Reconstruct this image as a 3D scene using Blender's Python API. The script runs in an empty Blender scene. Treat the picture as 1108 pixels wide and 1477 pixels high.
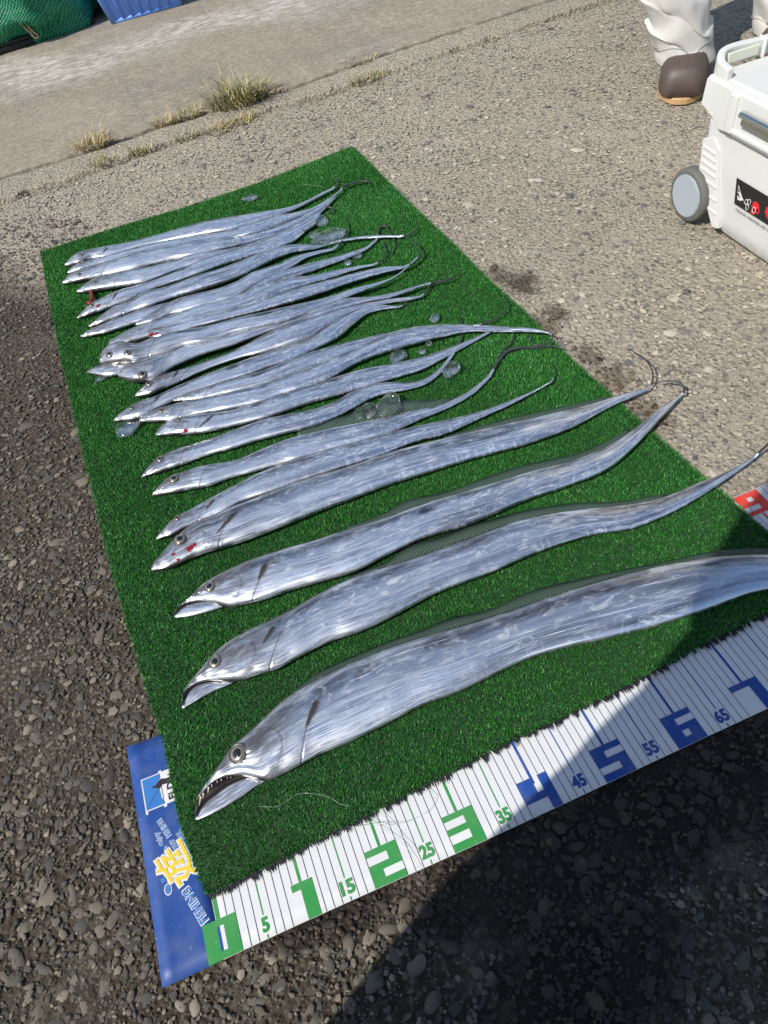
import bpy, bmesh, math, random
import numpy as np
from mathutils import Vector, Matrix, noise as mnoise
from mathutils.bvhtree import BVHTree

random.seed(7)
rng = np.random.default_rng(11)
scene = bpy.context.scene
col = scene.collection

# ------------------------------------------------------------------ camera
PW, PH = 1108, 1477
FPX = 1041.296
CR = np.array([[0.9242373666681883, 0.3588972528926979, -0.1302998538768468],
               [-0.35695163966341736, 0.691032547049665, -0.6285376248560228],
               [-0.13553898699581107, 0.6274287057380523, 0.766787064457938]])
CC = np.array([0.23591659892959763, -0.22246684545233528, 0.9077395268363156])
cam_d = bpy.data.cameras.new('camera')
cam = bpy.data.objects.new('camera', cam_d)
col.objects.link(cam)
M = Matrix([list(CR[i]) + [CC[i]] for i in range(3)] + [[0, 0, 0, 1]])
cam.matrix_world = M
cam_d.sensor_fit = 'VERTICAL'
cam_d.sensor_height = 36.0
cam_d.sensor_width = 27.0
cam_d.lens = FPX / PH * 36.0
cam_d.clip_start = 0.01
cam_d.clip_end = 2000
scene.camera = cam

# ------------------------------------------------------------------ light
SUN_EL = math.radians(47)
SUN_AZ = math.radians(248.0)          # clockwise from +Y
sd = Vector((math.sin(SUN_AZ) * math.cos(SUN_EL), math.cos(SUN_AZ) * math.cos(SUN_EL), math.sin(SUN_EL)))
world = bpy.data.worlds.new('World')
scene.world = world
world.use_nodes = True
wn = world.node_tree
sky = wn.nodes.new('ShaderNodeTexSky')
sky.sky_type = 'NISHITA'
sky.sun_disc = False
sky.sun_elevation = SUN_EL
sky.sun_rotation = SUN_AZ
sky.air_density = 1.0
sky.dust_density = 1.0
wn.links.new(sky.outputs[0], wn.nodes['Background'].inputs[0])
wn.nodes['Background'].inputs[1].default_value = 0.125
sun_d = bpy.data.lights.new('sun', 'SUN')
sun_d.energy = 4.6
sun_d.angle = math.radians(0.53)
sun_d.color = (1.0, 0.95, 0.87)
sun = bpy.data.objects.new('sun', sun_d)
sun.rotation_euler = (-sd).to_track_quat('-Z', 'Y').to_euler()
sun.location = (-4, -2, 6)
col.objects.link(sun)
scene.view_settings.view_transform = 'Standard'
scene.view_settings.look = 'None'
scene.view_settings.gamma = 1
scene.view_settings.exposure = 0.12
scene.render.engine = 'CYCLES'
scene.cycles.use_denoising = True
scene.cycles.max_bounces = 8
scene.cycles.transparent_max_bounces = 12
scene.cycles.caustics_reflective = False
scene.cycles.caustics_refractive = False

# ------------------------------------------------------------------ helpers
def up(px, py, z=0.0):
    """photo direction met with the horizontal plane at height z (metres)"""
    d = CR @ np.array([(px - PW / 2) / FPX, -(py - PH / 2) / FPX, -1.0])
    t = (z - CC[2]) / d[2]
    return CC + d * t

def to_px(P):
    P = np.atleast_2d(P)
    c = (P - CC) @ CR
    zz = np.where(c[:, 2] < -1e-4, -c[:, 2], 1e-4)
    return np.c_[PW / 2 + FPX * c[:, 0] / zz, PH / 2 - FPX * c[:, 1] / zz]

def mpp(p):
    """metres per photo pixel at a point"""
    return np.linalg.norm(np.array(p) - CC) / FPX

def tag(o, label=None, cat=None, group=None, kind=None):
    if label: o['label'] = label
    if cat: o['category'] = cat
    if group: o['group'] = group
    if kind: o['kind'] = kind
    return o

def link(name, me, mat=None, parent=None):
    o = bpy.data.objects.new(name, me)
    col.objects.link(o)
    if mat is not None and len(me.materials) == 0:
        for m in (mat if isinstance(mat, (list, tuple)) else [mat]):
            me.materials.append(m)
    if parent is not None:
        o.parent = parent
        o.matrix_parent_inverse = Matrix.Translation(parent.location).inverted() if parent.rotation_euler.z == 0 else parent.matrix_basis.inverted()
    return o

def empty(name, loc):
    o = bpy.data.objects.new(name, None)
    o.empty_display_size = 0.05
    o.location = Vector(loc)
    col.objects.link(o)
    return o

def pydata(name, verts, faces, smooth=False):
    me = bpy.data.meshes.new(name)
    me.from_pydata([tuple(map(float, v)) for v in verts], [], faces)
    if smooth:
        me.polygons.foreach_set('use_smooth', [True] * len(me.polygons))
    me.update()
    return me

def tri_mesh(name, V, T, smooth=False):
    """big triangle soup from numpy"""
    me = bpy.data.meshes.new(name)
    V = np.ascontiguousarray(V, dtype=np.float32); T = np.ascontiguousarray(T, dtype=np.int32)
    me.vertices.add(len(V)); me.vertices.foreach_set('co', V.ravel())
    me.loops.add(T.size); me.loops.foreach_set('vertex_index', T.ravel())
    me.polygons.add(len(T))
    me.polygons.foreach_set('loop_start', np.arange(0, T.size, 3, dtype=np.int32))
    if smooth:
        me.polygons.foreach_set('use_smooth', np.ones(len(T), dtype=bool))
    me.update(calc_edges=True)
    return me

def bm_mesh(name, bm, smooth=False):
    me = bpy.data.meshes.new(name)
    bm.to_mesh(me); bm.free()
    if smooth:
        me.polygons.foreach_set('use_smooth', [True] * len(me.polygons))
    return me

def add_box(bm, c, s, bevel=0.0, seg=2, rot=None):
    r = bmesh.ops.create_cube(bm, size=1.0)
    vs = r['verts']
    bmesh.ops.scale(bm, vec=Vector(s), verts=vs)
    if bevel > 0:
        es = list({e for v in vs for e in v.link_edges})
        b = bmesh.ops.bevel(bm, geom=es, offset=bevel, segments=seg, affect='EDGES', profile=0.5)
        vs = list({v for f in b['faces'] for v in f.verts} | {v for v in vs if v.is_valid})
    if rot is not None:
        bmesh.ops.rotate(bm, cent=(0, 0, 0), matrix=rot, verts=vs)
    bmesh.ops.translate(bm, vec=Vector(c), verts=vs)
    return vs

def tube(name, pts, rad, nseg=8, closed_ends=True):
    """pts Nx3, rad scalar or list -> tube mesh"""
    pts = np.array(pts, float); n = len(pts)
    rad = np.full(n, rad) if np.isscalar(rad) else np.array(rad)
    tan = np.gradient(pts, axis=0); tan /= np.linalg.norm(tan, axis=1)[:, None] + 1e-12
    V = []; F = []
    ref = np.array([0, 0, 1.0])
    for i in range(n):
        a = np.cross(tan[i], ref)
        if np.linalg.norm(a) < 1e-3: a = np.cross(tan[i], [1, 0, 0])
        a /= np.linalg.norm(a); b = np.cross(a, tan[i])
        for k in range(nseg):
            th = 2 * math.pi * k / nseg
            V.append(pts[i] + rad[i] * (math.cos(th) * a + math.sin(th) * b))
    for i in range(n - 1):
        for k in range(nseg):
            k2 = (k + 1) % nseg
            F.append((i * nseg + k, i * nseg + k2, (i + 1) * nseg + k2, (i + 1) * nseg + k))
    if closed_ends:
        F.append(tuple(range(nseg))[::-1]); F.append(tuple((n - 1) * nseg + k for k in range(nseg)))
    return pydata(name, V, F, True)

def spline(P, n, par=None):
    """Catmull-Rom resample of polyline P to n points, uniform in chord length (or in given parameter)"""
    P = np.array(P, float)
    if par is None:
        par = np.r_[0, np.cumsum(np.linalg.norm(np.diff(P, axis=0), axis=1))]
    par = np.asarray(par, float) / par[-1]
    # finite-difference hermite
    m = np.zeros_like(P)
    m[1:-1] = ((P[2:] - P[1:-1]) / (par[2:] - par[1:-1])[:, None] * (par[1:-1] - par[:-2])[:, None] +
               (P[1:-1] - P[:-2]) / (par[1:-1] - par[:-2])[:, None] * (par[2:] - par[1:-1])[:, None]) / (par[2:] - par[:-2])[:, None]
    m[0] = (P[1] - P[0]) / (par[1] - par[0]); m[-1] = (P[-1] - P[-2]) / (par[-1] - par[-2])
    t = np.linspace(0, 1, n) if np.isscalar(n) else np.asarray(n)
    i = np.clip(np.searchsorted(par, t, side='right') - 1, 0, len(P) - 2)
    h = par[i + 1] - par[i]; s = ((t - par[i]) / h)[:, None]; h = h[:, None]
    return ((2 * s**3 - 3 * s**2 + 1) * P[i] + (s**3 - 2 * s**2 + s) * h * m[i] +
            (-2 * s**3 + 3 * s**2) * P[i + 1] + (s**3 - s**2) * h * m[i + 1])

# ------------------------------------------------------------------ materials
class NT:
    def __init__(self, name):
        self.m = bpy.data.materials.new(name); self.m.use_nodes = True
        self.t = self.m.node_tree; self.n = self.t.nodes; self.l = self.t.links
        self.b = self.n['Principled BSDF']
    def node(self, typ, **kw):
        x = self.n.new(typ)
        for k, v in kw.items(): setattr(x, k, v)
        return x
    def put(self, sock, v):
        if hasattr(v, 'is_output') or isinstance(v, bpy.types.NodeSocket): self.l.new(v, sock)
        else: sock.default_value = v
    def coord(self, which='Object'):
        return self.node('ShaderNodeTexCoord').outputs[which]
    def uv(self): return self.node('ShaderNodeTexCoord').outputs['UV']
    def mapping(self, vec, scale=(1, 1, 1), loc=(0, 0, 0), rot=(0, 0, 0)):
        x = self.node('ShaderNodeMapping'); self.l.new(vec, x.inputs[0])
        x.inputs['Scale'].default_value = scale; x.inputs['Location'].default_value = loc; x.inputs['Rotation'].default_value = rot
        return x.outputs[0]
    def noise(self, vec, scale, detail=4, rough=0.55, w=None, dist=0.0):
        x = self.node('ShaderNodeTexNoise')
        if w is not None:
            x.noise_dimensions = '4D'; self.put(x.inputs['W'], w)
        self.l.new(vec, x.inputs['Vector']); x.inputs['Scale'].default_value = scale
        x.inputs['Detail'].default_value = detail; x.inputs['Roughness'].default_value = rough
        x.inputs['Distortion'].default_value = dist
        return x.outputs['Fac']
    def voro(self, vec, scale, feature='F1', out='Distance'):
        x = self.node('ShaderNodeTexVoronoi', feature=feature)
        self.l.new(vec, x.inputs['Vector']); x.inputs['Scale'].default_value = scale
        return x.outputs[out]
    def ramp(self, fac, stops, interp='LINEAR'):
        x = self.node('ShaderNodeValToRGB'); self.l.new(fac, x.inputs[0])
        x.color_ramp.interpolation = interp
        e = x.color_ramp.elements
        while len(e) < len(stops): e.new(0.5)
        for k, (p, c) in enumerate(stops):
            e[k].position = p
            e[k].color = (c, c, c, 1) if np.isscalar(c) else (c[0], c[1], c[2], 1)
        return x.outputs[0]
    def math(self, op, a, b=0.0, c=0.0, clamp=False):
        x = self.node('ShaderNodeMath', operation=op, use_clamp=clamp)
        self.put(x.inputs[0], a); self.put(x.inputs[1], b); self.put(x.inputs[2], c)
        return x.outputs[0]
    def mix(self, fac, a, b, blend='MIX'):
        x = self.node('ShaderNodeMix', data_type='RGBA', blend_type=blend)
        self.put(x.inputs[0], fac)
        self.put(x.inputs[6], a if not isinstance(a, tuple) else (*a, 1)); self.put(x.inputs[7], b if not isinstance(b, tuple) else (*b, 1))
        return x.outputs[2]
    def bump(self, h, strength=0.5, dist=0.01, normal=None):
        x = self.node('ShaderNodeBump'); self.l.new(h, x.inputs['Height'])
        x.inputs['Strength'].default_value = strength; x.inputs['Distance'].default_value = dist
        if normal is not None: self.l.new(normal, x.inputs['Normal'])
        self.l.new(x.outputs[0], self.b.inputs['Normal'])
        return x.outputs[0]
    def set(self, **kw):
        names = dict(color='Base Color', rough='Roughness', metal='Metallic', alpha='Alpha', spec='Specular IOR Level',
                     trans='Transmission Weight', ior='IOR', coat='Coat Weight', sss='Subsurface Weight')
        for k, v in kw.items():
            s = self.b.inputs[names[k]]
            if isinstance(v, tuple) and len(v) == 3: v = (*v, 1)
            self.put(s, v)
        return self
    def island(self): return self.node('ShaderNodeNewGeometry').outputs['Random Per Island']
    def orand(self): return self.node('ShaderNodeObjectInfo').outputs['Random']
    def sep(self, v):
        x = self.node('ShaderNodeSeparateXYZ'); self.l.new(v, x.inputs[0]); return x.outputs

def plain(name, color, rough=0.5, metal=0.0, var=0.12, scale=30, bump=0.0, spec=0.5):
    t = NT(name); c = t.coord()
    n = t.noise(c, scale, 5)
    t.set(color=t.mix(n, tuple(x * (1 - var) for x in color), tuple(min(1, x * (1 + var)) for x in color)), metal=metal, spec=spec)
    t.set(rough=t.ramp(n, [(0.3, max(0, rough - 0.08)), (0.7, min(1, rough + 0.08))]))
    if bump: t.bump(t.noise(c, scale * 6, 3), 0.4, bump)
    return t.m

MAT = {}
def build_materials():
    # ---------- pavement
    t = NT('pavement'); c = t.coord()
    x, y, z = t.sep(c)
    warp = t.noise(c, 2.2, 4)
    # dirt zone: left of the mat and along its foot
    edge = t.math('ADD', t.math('MULTIPLY', x, 1.0), t.math('MULTIPLY', t.math('SUBTRACT', y, 0.9), 0.28))
    left = t.math('SUBTRACT', 0.25, t.math('ADD', edge, t.math('MULTIPLY', t.math('SUBTRACT', warp, 0.5), 0.55)))
    foot = t.math('SUBTRACT', 0.22, t.math('ADD', y, t.math('MULTIPLY', t.math('SUBTRACT', warp, 0.5), 0.2)))
    far = t.math('MULTIPLY', t.math('SUBTRACT', y, 1.35), 0.55)
    dirt = t.math('MAXIMUM', t.math('SUBTRACT', left, t.math('MAXIMUM', far, 0.0)), foot)
    dirt = t.ramp(t.math('ADD', t.math('MULTIPLY', dirt, 2.0), 0.35), [(0.15, 0.0), (0.6, 1.0)])
    fine = t.noise(c, 160, 6, 0.7)
    grit = t.noise(c, 420, 3, 0.6)
    vcol = t.voro(c, 95, out='Color')
    vs = t.sep(vcol)
    vd = t.voro(c, 95)
    vs2 = t.sep(t.voro(c, 210, out='Color'))
    light = t.mix(fine, (0.23, 0.197, 0.148), (0.54, 0.475, 0.365))
    agg = t.ramp(vs[0], [(0.0, (0.075, 0.075, 0.073)), (0.2, (0.14, 0.132, 0.115)), (0.4, (0.40, 0.35, 0.265)), (0.75, (0.52, 0.455, 0.35)), (1.0, (0.60, 0.54, 0.43))])
    aggm = t.ramp(vd, [(0.25, 1.0), (0.52, 0.0)])
    light = t.mix(t.math('MULTIPLY', aggm, 0.75), light, agg)
    speck = t.ramp(vs2[1], [(0.0, (0.10, 0.095, 0.085)), (0.3, (0.34, 0.30, 0.235)), (1.0, (0.58, 0.515, 0.41))])
    light = t.mix(0.42, light, speck)
    dark = t.mix(fine, (0.018, 0.012, 0.008), (0.085, 0.063, 0.040))
    dark = t.mix(t.math('MULTIPLY', t.ramp(vs2[2], [(0.55, 0.0), (0.9, 1.0)]), 0.6), dark, (0.17, 0.145, 0.11))
    patch = t.ramp(t.noise(c, 5.0, 5, 0.6), [(0.58, 0.0), (0.70, 1.0)])
    dark = t.mix(t.math('MULTIPLY', patch, 0.55), dark, t.mix(fine, (0.12, 0.102, 0.078), (0.23, 0.20, 0.155)))
    colr = t.mix(dirt, light, dark)
    big = t.noise(c, 1.3, 3)
    colr = t.mix(t.ramp(big, [(0.35, 0.35), (0.6, 0.0)]), colr, t.mix(0.5, colr, (0.16, 0.14, 0.11)))
    # wet stains with shapes of their own
    def blob(cx, cy, rx, ry, soft=0.35, amp=1.0):
        dx = t.math('DIVIDE', t.math('SUBTRACT', x, cx), rx); dy = t.math('DIVIDE', t.math('SUBTRACT', y, cy), ry)
        d = t.math('SQRT', t.math('ADD', t.math('MULTIPLY', dx, dx), t.math('MULTIPLY', dy, dy)))
        d = t.math('ADD', d, t.math('MULTIPLY', t.math('SUBTRACT', t.noise(c, min(55.0, 5.0 / max(rx, ry)), 7, 0.72), 0.5), 2.6))
        return t.math('MULTIPLY', t.ramp(d, [(1 - soft, 1.0), (1.0, 0.0)]), amp)
    wet = None
    for b in WET:
        m = blob(*b)
        wet = m if wet is None else t.math('MAXIMUM', wet, m)
    colr = t.mix(wet, colr, t.mix(1.0, colr, (0.15, 0.112, 0.078), 'MULTIPLY'))
    t.set(color=colr, spec=0.35)
    t.set(rough=t.math('SUBTRACT', 0.9, t.math('MULTIPLY', wet, 0.26)))
    h = t.math('ADD', t.math('MULTIPLY', aggm, 0.6), t.math('ADD', t.math('MULTIPLY', fine, 1.0), t.math('MULTIPLY', grit, 0.45)))
    t.bump(h, 1.0, 0.006)
    MAT['pavement'] = t.m
    # ---------- smooth slab
    t = NT('smooth_concrete'); c = t.coord()
    n = t.noise(c, 3.0, 6, 0.6); f = t.noise(c, 75, 7, 0.78)
    base = t.mix(n, (0.195, 0.165, 0.125), (0.31, 0.268, 0.205))
    base = t.mix(t.math('MULTIPLY', f, 0.8), base, t.mix(f, (0.05, 0.043, 0.033), (0.50, 0.44, 0.35)))
    sv = t.mapping(c, (1.6, 9.0, 1), rot=(0, 0, 0.10))
    streak = t.ramp(t.noise(sv, 1.4, 6, 0.68), [(0.56, 0.0), (0.72, 1.0)])
    dash = t.ramp(t.noise(t.mapping(c, (26, 90, 1), rot=(0, 0, 0.25)), 1.0, 3, 0.5), [(0.60, 0.0), (0.68, 1.0)])
    dzone = t.ramp(t.noise(c, 1.1, 3), [(0.42, 0.0), (0.58, 1.0)])
    white = t.math('MAXIMUM', t.math('MULTIPLY', streak, 0.2), t.math('MULTIPLY', t.math('MULTIPLY', dash, dzone), 0.75))
    xx, yy, _z = t.sep(c)
    pa_, pb_ = up(25, 118), up(395, 12)
    sl_ = float((pb_[1] - pa_[1]) / (pb_[0] - pa_[0]))
    dd = t.math('SUBTRACT', yy, t.math('ADD', float(pa_[1]), t.math('MULTIPLY', t.math('SUBTRACT', xx, float(pa_[0])), sl_)))
    dd = t.math('ABSOLUTE', t.math('ADD', dd, t.math('MULTIPLY', t.math('SUBTRACT', t.noise(c, 2.5, 5, 0.65), 0.5), 0.9)))
    chalk = t.math('MULTIPLY', t.ramp(dd, [(0.0, 1.0), (0.26, 0.0)]), t.ramp(t.noise(t.mapping(c, (16, 46, 1), rot=(0, 0, 0.3)), 1.0, 7, 0.75), [(0.42, 0.0), (0.60, 0.9)]))
    white = t.math('MAXIMUM', t.math('MULTIPLY', white, 0.7), chalk)
    stain = t.ramp(t.noise(c, 2.1, 7, 0.7), [(0.48, 0.0), (0.66, 0.7)])
    base = t.mix(stain, base, (0.19, 0.165, 0.135))
    base = t.mix(1.0, base, t.ramp(f, [(0.36, 0.78), (0.5, 1.0), (0.64, 1.2)]), 'MULTIPLY')
    t.set(color=t.mix(white, base, (0.55, 0.53, 0.48)), rough=0.85, spec=0.3)
    t.bump(t.math('ADD', f, t.math('MULTIPLY', dash, 0.4)), 0.6, 0.002)
    MAT['slab'] = t.m
    # ---------- worn strip between the cracks
    t = NT('worn_concrete'); c = t.coord()
    f = t.noise(c, 130, 6, 0.7); n = t.noise(c, 6, 5)
    vd = t.voro(c, 80); vc = t.sep(t.voro(c, 80, out='Color'))
    base = t.mix(n, (0.18, 0.165, 0.14), (0.34, 0.31, 0.255))
    base = t.mix(t.math('MULTIPLY', t.ramp(vd, [(0.2, 1.0), (0.5, 0.0)]), 0.6), base, t.ramp(vc[0], [(0, (0.09, 0.09, 0.09)), (0.5, (0.28, 0.25, 0.2)), (1, (0.42, 0.38, 0.31))]))
    base = t.mix(t.math('MULTIPLY', f, 0.6), base, t.mix(f, (0.10, 0.09, 0.075), (0.42, 0.38, 0.32)))
    t.set(color=base, rough=0.9, spec=0.3); t.bump(t.math('SUBTRACT', f, vd), 0.9, 0.003)
    MAT['strip'] = t.m
    # ---------- stones
    for key, stops in (('stone', [(0.0, (0.030, 0.028, 0.026)), (0.3, (0.068, 0.063, 0.055)), (0.6, (0.112, 0.096, 0.073)), (0.88, (0.17, 0.142, 0.106)), (1.0, (0.29, 0.25, 0.19))]),
                       ('pale_stone', [(0.0, (0.10, 0.10, 0.098)), (0.22, (0.19, 0.18, 0.16)), (0.45, (0.39, 0.34, 0.26)), (0.8, (0.50, 0.44, 0.335)), (1.0, (0.62, 0.56, 0.45))])):
        for src in ('part', 'stuff'):
            t = NT(key + '_' + src); c = t.coord()
            r = t.orand() if src == 'part' else t.island()
            base = t.ramp(r, stops)
            n = t.noise(c, 55 if src == 'stuff' else 260, 5, 0.65)
            base = t.mix(t.ramp(n, [(0.35, 0.0), (0.7, 0.45)]), base, t.mix(0.35, base, (0.30, 0.26, 0.20)))
            f = t.noise(c, 900, 3)
            t.set(color=t.mix(t.math('MULTIPLY', f, 0.35), base, (0.05, 0.045, 0.04)), spec=0.4)
            # stones that lie on a damp patch are damp too
            xg = t.sep(t.node('ShaderNodeNewGeometry').outputs['Position'])
            wet = None
            for (bx, by, rx, ry, _so, _am) in WET:
                if _am < 0.3: continue
                dx = t.math('DIVIDE', t.math('SUBTRACT', xg[0], bx), rx); dy = t.math('DIVIDE', t.math('SUBTRACT', xg[1], by), ry)
                m = t.math('SUBTRACT', 1.0, t.math('SQRT', t.math('ADD', t.math('MULTIPLY', dx, dx), t.math('MULTIPLY', dy, dy))))
                wet = m if wet is None else t.math('MAXIMUM', wet, m)
            wet = t.ramp(wet, [(0.0, 0.0), (0.25, 1.0)])
            cc = t.b.inputs['Base Color'].links[0].from_socket
            t.set(color=t.mix(wet, cc, t.mix(1.0, cc, (0.28, 0.225, 0.17), 'MULTIPLY')))
            t.set(rough=t.math('SUBTRACT', 0.78, t.math('MULTIPLY', wet, 0.26)))
            t.bump(f, 0.5, 0.0006)
            MAT[key + '_' + src] = t.m
    # ---------- turf
    t = NT('turf_blade'); r = t.island()
    c = t.coord()
    lo = t.noise(c, 7, 4)
    cc = t.ramp(r, [(0.0, (0.018, 0.096, 0.012)), (0.5, (0.034, 0.205, 0.030)), (0.9, (0.068, 0.315, 0.056)), (1.0, (0.22, 0.48, 0.17))])
    t.set(color=t.mix(t.ramp(lo, [(0.35, 0.35), (0.65, 0.0)]), cc, (0.014, 0.11, 0.014)), rough=0.45, spec=0.32)
    MAT['blade'] = t.m
    MAT['backing'] = plain('turf_backing', (0.010, 0.045, 0.010), 0.85)
    MAT['fringe'] = plain('black_fringe', (0.004, 0.0045, 0.004), 0.7)
    # ---------- printed sheet
    def vinyl(name, col_, dirt=0.25):
        t = NT(name); c = t.coord()
        weave = t.node('ShaderNodeTexWave', wave_type='BANDS', bands_direction='DIAGONAL'); t.l.new(c, weave.inputs['Vector'])
        weave.inputs['Scale'].default_value = 190
        weave2 = t.node('ShaderNodeTexWave', wave_type='BANDS', bands_direction='DIAGONAL'); t.l.new(t.mapping(c, (-1, 1, 1)), weave2.inputs['Vector'])
        weave2.inputs['Scale'].default_value = 190
        n = t.noise(c, 22, 6, 0.65)
        w = t.math('MULTIPLY', weave.outputs['Fac'], weave2.outputs['Fac'])
        base = t.mix(t.math('MULTIPLY', w, 0.22), col_, tuple(min(1, v * 1.15 + 0.03) for v in col_))
        spot = t.ramp(t.noise(c, 120, 4, 0.6), [(0.66, 0.0), (0.74, 1.0)])
        base = t.mix(t.math('MULTIPLY', t.ramp(n, [(0.45, 0.0), (0.75, 1.0)]), dirt), base, (0.33, 0.30, 0.26))
        base = t.mix(t.math('MULTIPLY', spot, 0.25), base, (0.55, 0.55, 0.55))
        t.set(color=base, rough=t.ramp(n, [(0.3, 0.38), (0.7, 0.55)]), spec=0.4)
        t.bump(t.math('ADD', t.math('MULTIPLY', w, 0.3), n), 0.35, 0.0006)
        return t.m
    MAT['vinyl_white'] = vinyl('vinyl_white', (0.62, 0.63, 0.64), 0.13)
    MAT['vinyl_blue'] = vinyl('vinyl_blue', (0.014, 0.062, 0.255), 0.16)
    MAT['ink_green'] = vinyl('ink_green', (0.03, 0.25, 0.055), 0.2)
    MAT['ink_blue'] = vinyl('ink_blue', (0.012, 0.06, 0.27), 0.2)
    MAT['ink_red'] = vinyl('ink_red', (0.62, 0.045, 0.03), 0.15)
    MAT['ink_black'] = plain('ink_black', (0.02, 0.02, 0.022), 0.5)
    MAT['ink_yellow'] = vinyl('ink_yellow', (0.72, 0.52, 0.03), 0.15)
    MAT['ink_sky'] = vinyl('ink_sky', (0.035, 0.17, 0.46), 0.15)
    # ---------- fish
    def fishmat(name, headmark=True):
        t = NT(name); uv = t.uv(); u, v, _ = t.sep(uv)
        rnd = t.math('MULTIPLY', t.orand(), 37.0)
        c = t.mapping(uv, (1.0, 9.0, 1.0))
        cl = t.mapping(uv, (0.30, 9.0, 1.0))
        streak = t.noise(cl, 1.3, 6, 0.62, rnd, 0.5)
        c2 = t.mapping(uv, (1.0, 2.4, 1.0))
        blotch = t.noise(c2, 1.5, 5, 0.6, t.math('ADD', rnd, 9.0), 0.9)
        fine = t.noise(t.mapping(uv, (0.5, 22.0, 1.0)), 4.0, 5, 0.65, rnd)
        ribs = t.noise(t.mapping(uv, (14.0, 1.2, 1.0)), 1.0, 3, 0.5, rnd)
        broad = t.noise(t.mapping(uv, (0.28, 2.6, 1.0)), 1.5, 3, 0.5, t.math('ADD', rnd, 61.0), 0.7)
        shade = t.math('ADD', t.math('MULTIPLY', streak, 0.28), t.math('MULTIPLY', broad, 0.72))
        tone = t.ramp(shade, [(0.36, 0.50), (0.45, 0.95), (0.53, 1.2), (0.62, 1.55)])
        # skin colour with sky reflection painted in: blue belly, silver flank, greyer back
        skin_sky_tint = t.ramp(t.math('ADD', v, t.math('MULTIPLY', t.math('SUBTRACT', blotch, 0.5), 0.35)), [(0.05, (0.60, 0.645, 0.73)), (0.28, (0.58, 0.645, 0.765)), (0.46, (0.76, 0.785, 0.825)), (0.62, (0.72, 0.73, 0.76)), (0.80, (0.50, 0.50, 0.52)), (0.93, (0.38, 0.385, 0.405))])
        base = t.mix(1.0, skin_sky_tint, tone, 'MULTIPLY')
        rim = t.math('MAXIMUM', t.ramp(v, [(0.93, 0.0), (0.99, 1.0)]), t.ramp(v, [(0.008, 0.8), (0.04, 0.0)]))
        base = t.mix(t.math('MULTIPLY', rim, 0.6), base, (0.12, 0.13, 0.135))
        # grey-brown bruised back
        back = t.math('MULTIPLY', t.ramp(v, [(0.58, 0.0), (0.82, 1.0)]), t.ramp(blotch, [(0.40, 0.0), (0.58, 1.0)]))
        base = t.mix(t.math('MULTIPLY', back, 0.75), base, (0.24, 0.22, 0.215))
        spot = t.math('MULTIPLY', t.ramp(t.noise(c2, 0.9, 3, 0.5, t.math('ADD', rnd, 21.0)), [(0.61, 0.0), (0.68, 1.0)]), t.ramp(v, [(0.5, 0.0), (0.62, 1.0)]))
        base = t.mix(t.math('MULTIPLY', spot, 0.6), base, (0.17, 0.145, 0.145))
        # scraped white film
        scr = t.ramp(t.noise(c2, 2.8, 9, 0.72, t.math('ADD', rnd, 3.0), 1.4), [(0.50, 0.0), (0.64, 1.0)])
        scr2 = t.ramp(t.noise(t.mapping(uv, (0.9, 40.0, 1.0), rot=(0, 0, 0.02)), 1.0, 4, 0.6, rnd, 0.6), [(0.62, 0.0), (0.66, 1.0)])
        pale = t.math('MULTIPLY', t.math('MULTIPLY', t.ramp(v, [(0.80, 0.0), (0.87, 1.0)]), t.ramp(v, [(0.90, 1.0), (0.95, 0.0)])), t.ramp(fine, [(0.40, 0.2), (0.6, 1.0)]))
        belly = t.math('MULTIPLY', t.ramp(t.math('MULTIPLY', u, 0.1), [(0.12, 1.0), (0.75, 0.0)]), t.math('MULTIPLY', t.ramp(v, [(0.30, 1.0), (0.62, 0.0)]), t.ramp(fine, [(0.42, 0.0), (0.62, 1.0)])))
        ribw = t.math('MULTIPLY', t.ramp(ribs, [(0.56, 0.0), (0.66, 1.0)]), t.ramp(v, [(0.05, 0.8), (0.4, 0.0)]))
        film = t.math('MAXIMUM', t.math('MULTIPLY', scr, 0.6), t.math('MAXIMUM', t.math('MULTIPLY', scr2, 0.8), t.math('MULTIPLY', ribw, 0.5)))
        film = t.math('MAXIMUM', film, t.math('MAXIMUM', t.math('MULTIPLY', pale, 0.75), t.math('MULTIPLY', belly, 0.9)))
        film = t.math('MAXIMUM', film, t.math('MULTIPLY', t.ramp(t.noise(t.mapping(uv, (0.8, 2.0, 1.0)), 1.2, 3, 0.5, t.math('ADD', rnd, 31.0)), [(0.48, 0.0), (0.62, 1.0)]), t.ramp(t.noise(t.mapping(uv, (1.5, 12.0, 1.0)), 3.0, 8, 0.75, t.math('ADD', rnd, 41.0), 1.0), [(0.50, 0.0), (0.66, 0.65)])))
        # lateral line
        ll = t.math('ABSOLUTE', t.math('SUBTRACT', v, t.math('ADD', 0.30, t.math('MULTIPLY', t.math('POWER', 2.7, t.math('MULTIPLY', u, -0.55)), 0.5))))
        ll = t.ramp(ll, [(0.004, 1.0), (0.016, 0.0)])
        llz = t.ramp(u, [(0.2, 0.0), (0.24, 1.0)])   # ramp clamps at 1 so u is scaled below
        film = t.math('MAXIMUM', film, t.math('MULTIPLY', t.math('MULTIPLY', ll, 0.45), t.ramp(t.math('MULTIPLY', u, 0.1), [(0.19, 0.0), (0.22, 1.0)])))
        # gill cover edge and head markings
        g = t.math('SUBTRACT', u, t.math('ADD', 1.42, t.math('MULTIPLY', v, 0.62)))
        gl = t.math('MULTIPLY', t.ramp(t.math('ABSOLUTE', g), [(0.006, 1.0), (0.028, 0.0)]), t.ramp(v, [(0.66, 1.0), (0.78, 0.0)]))
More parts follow.
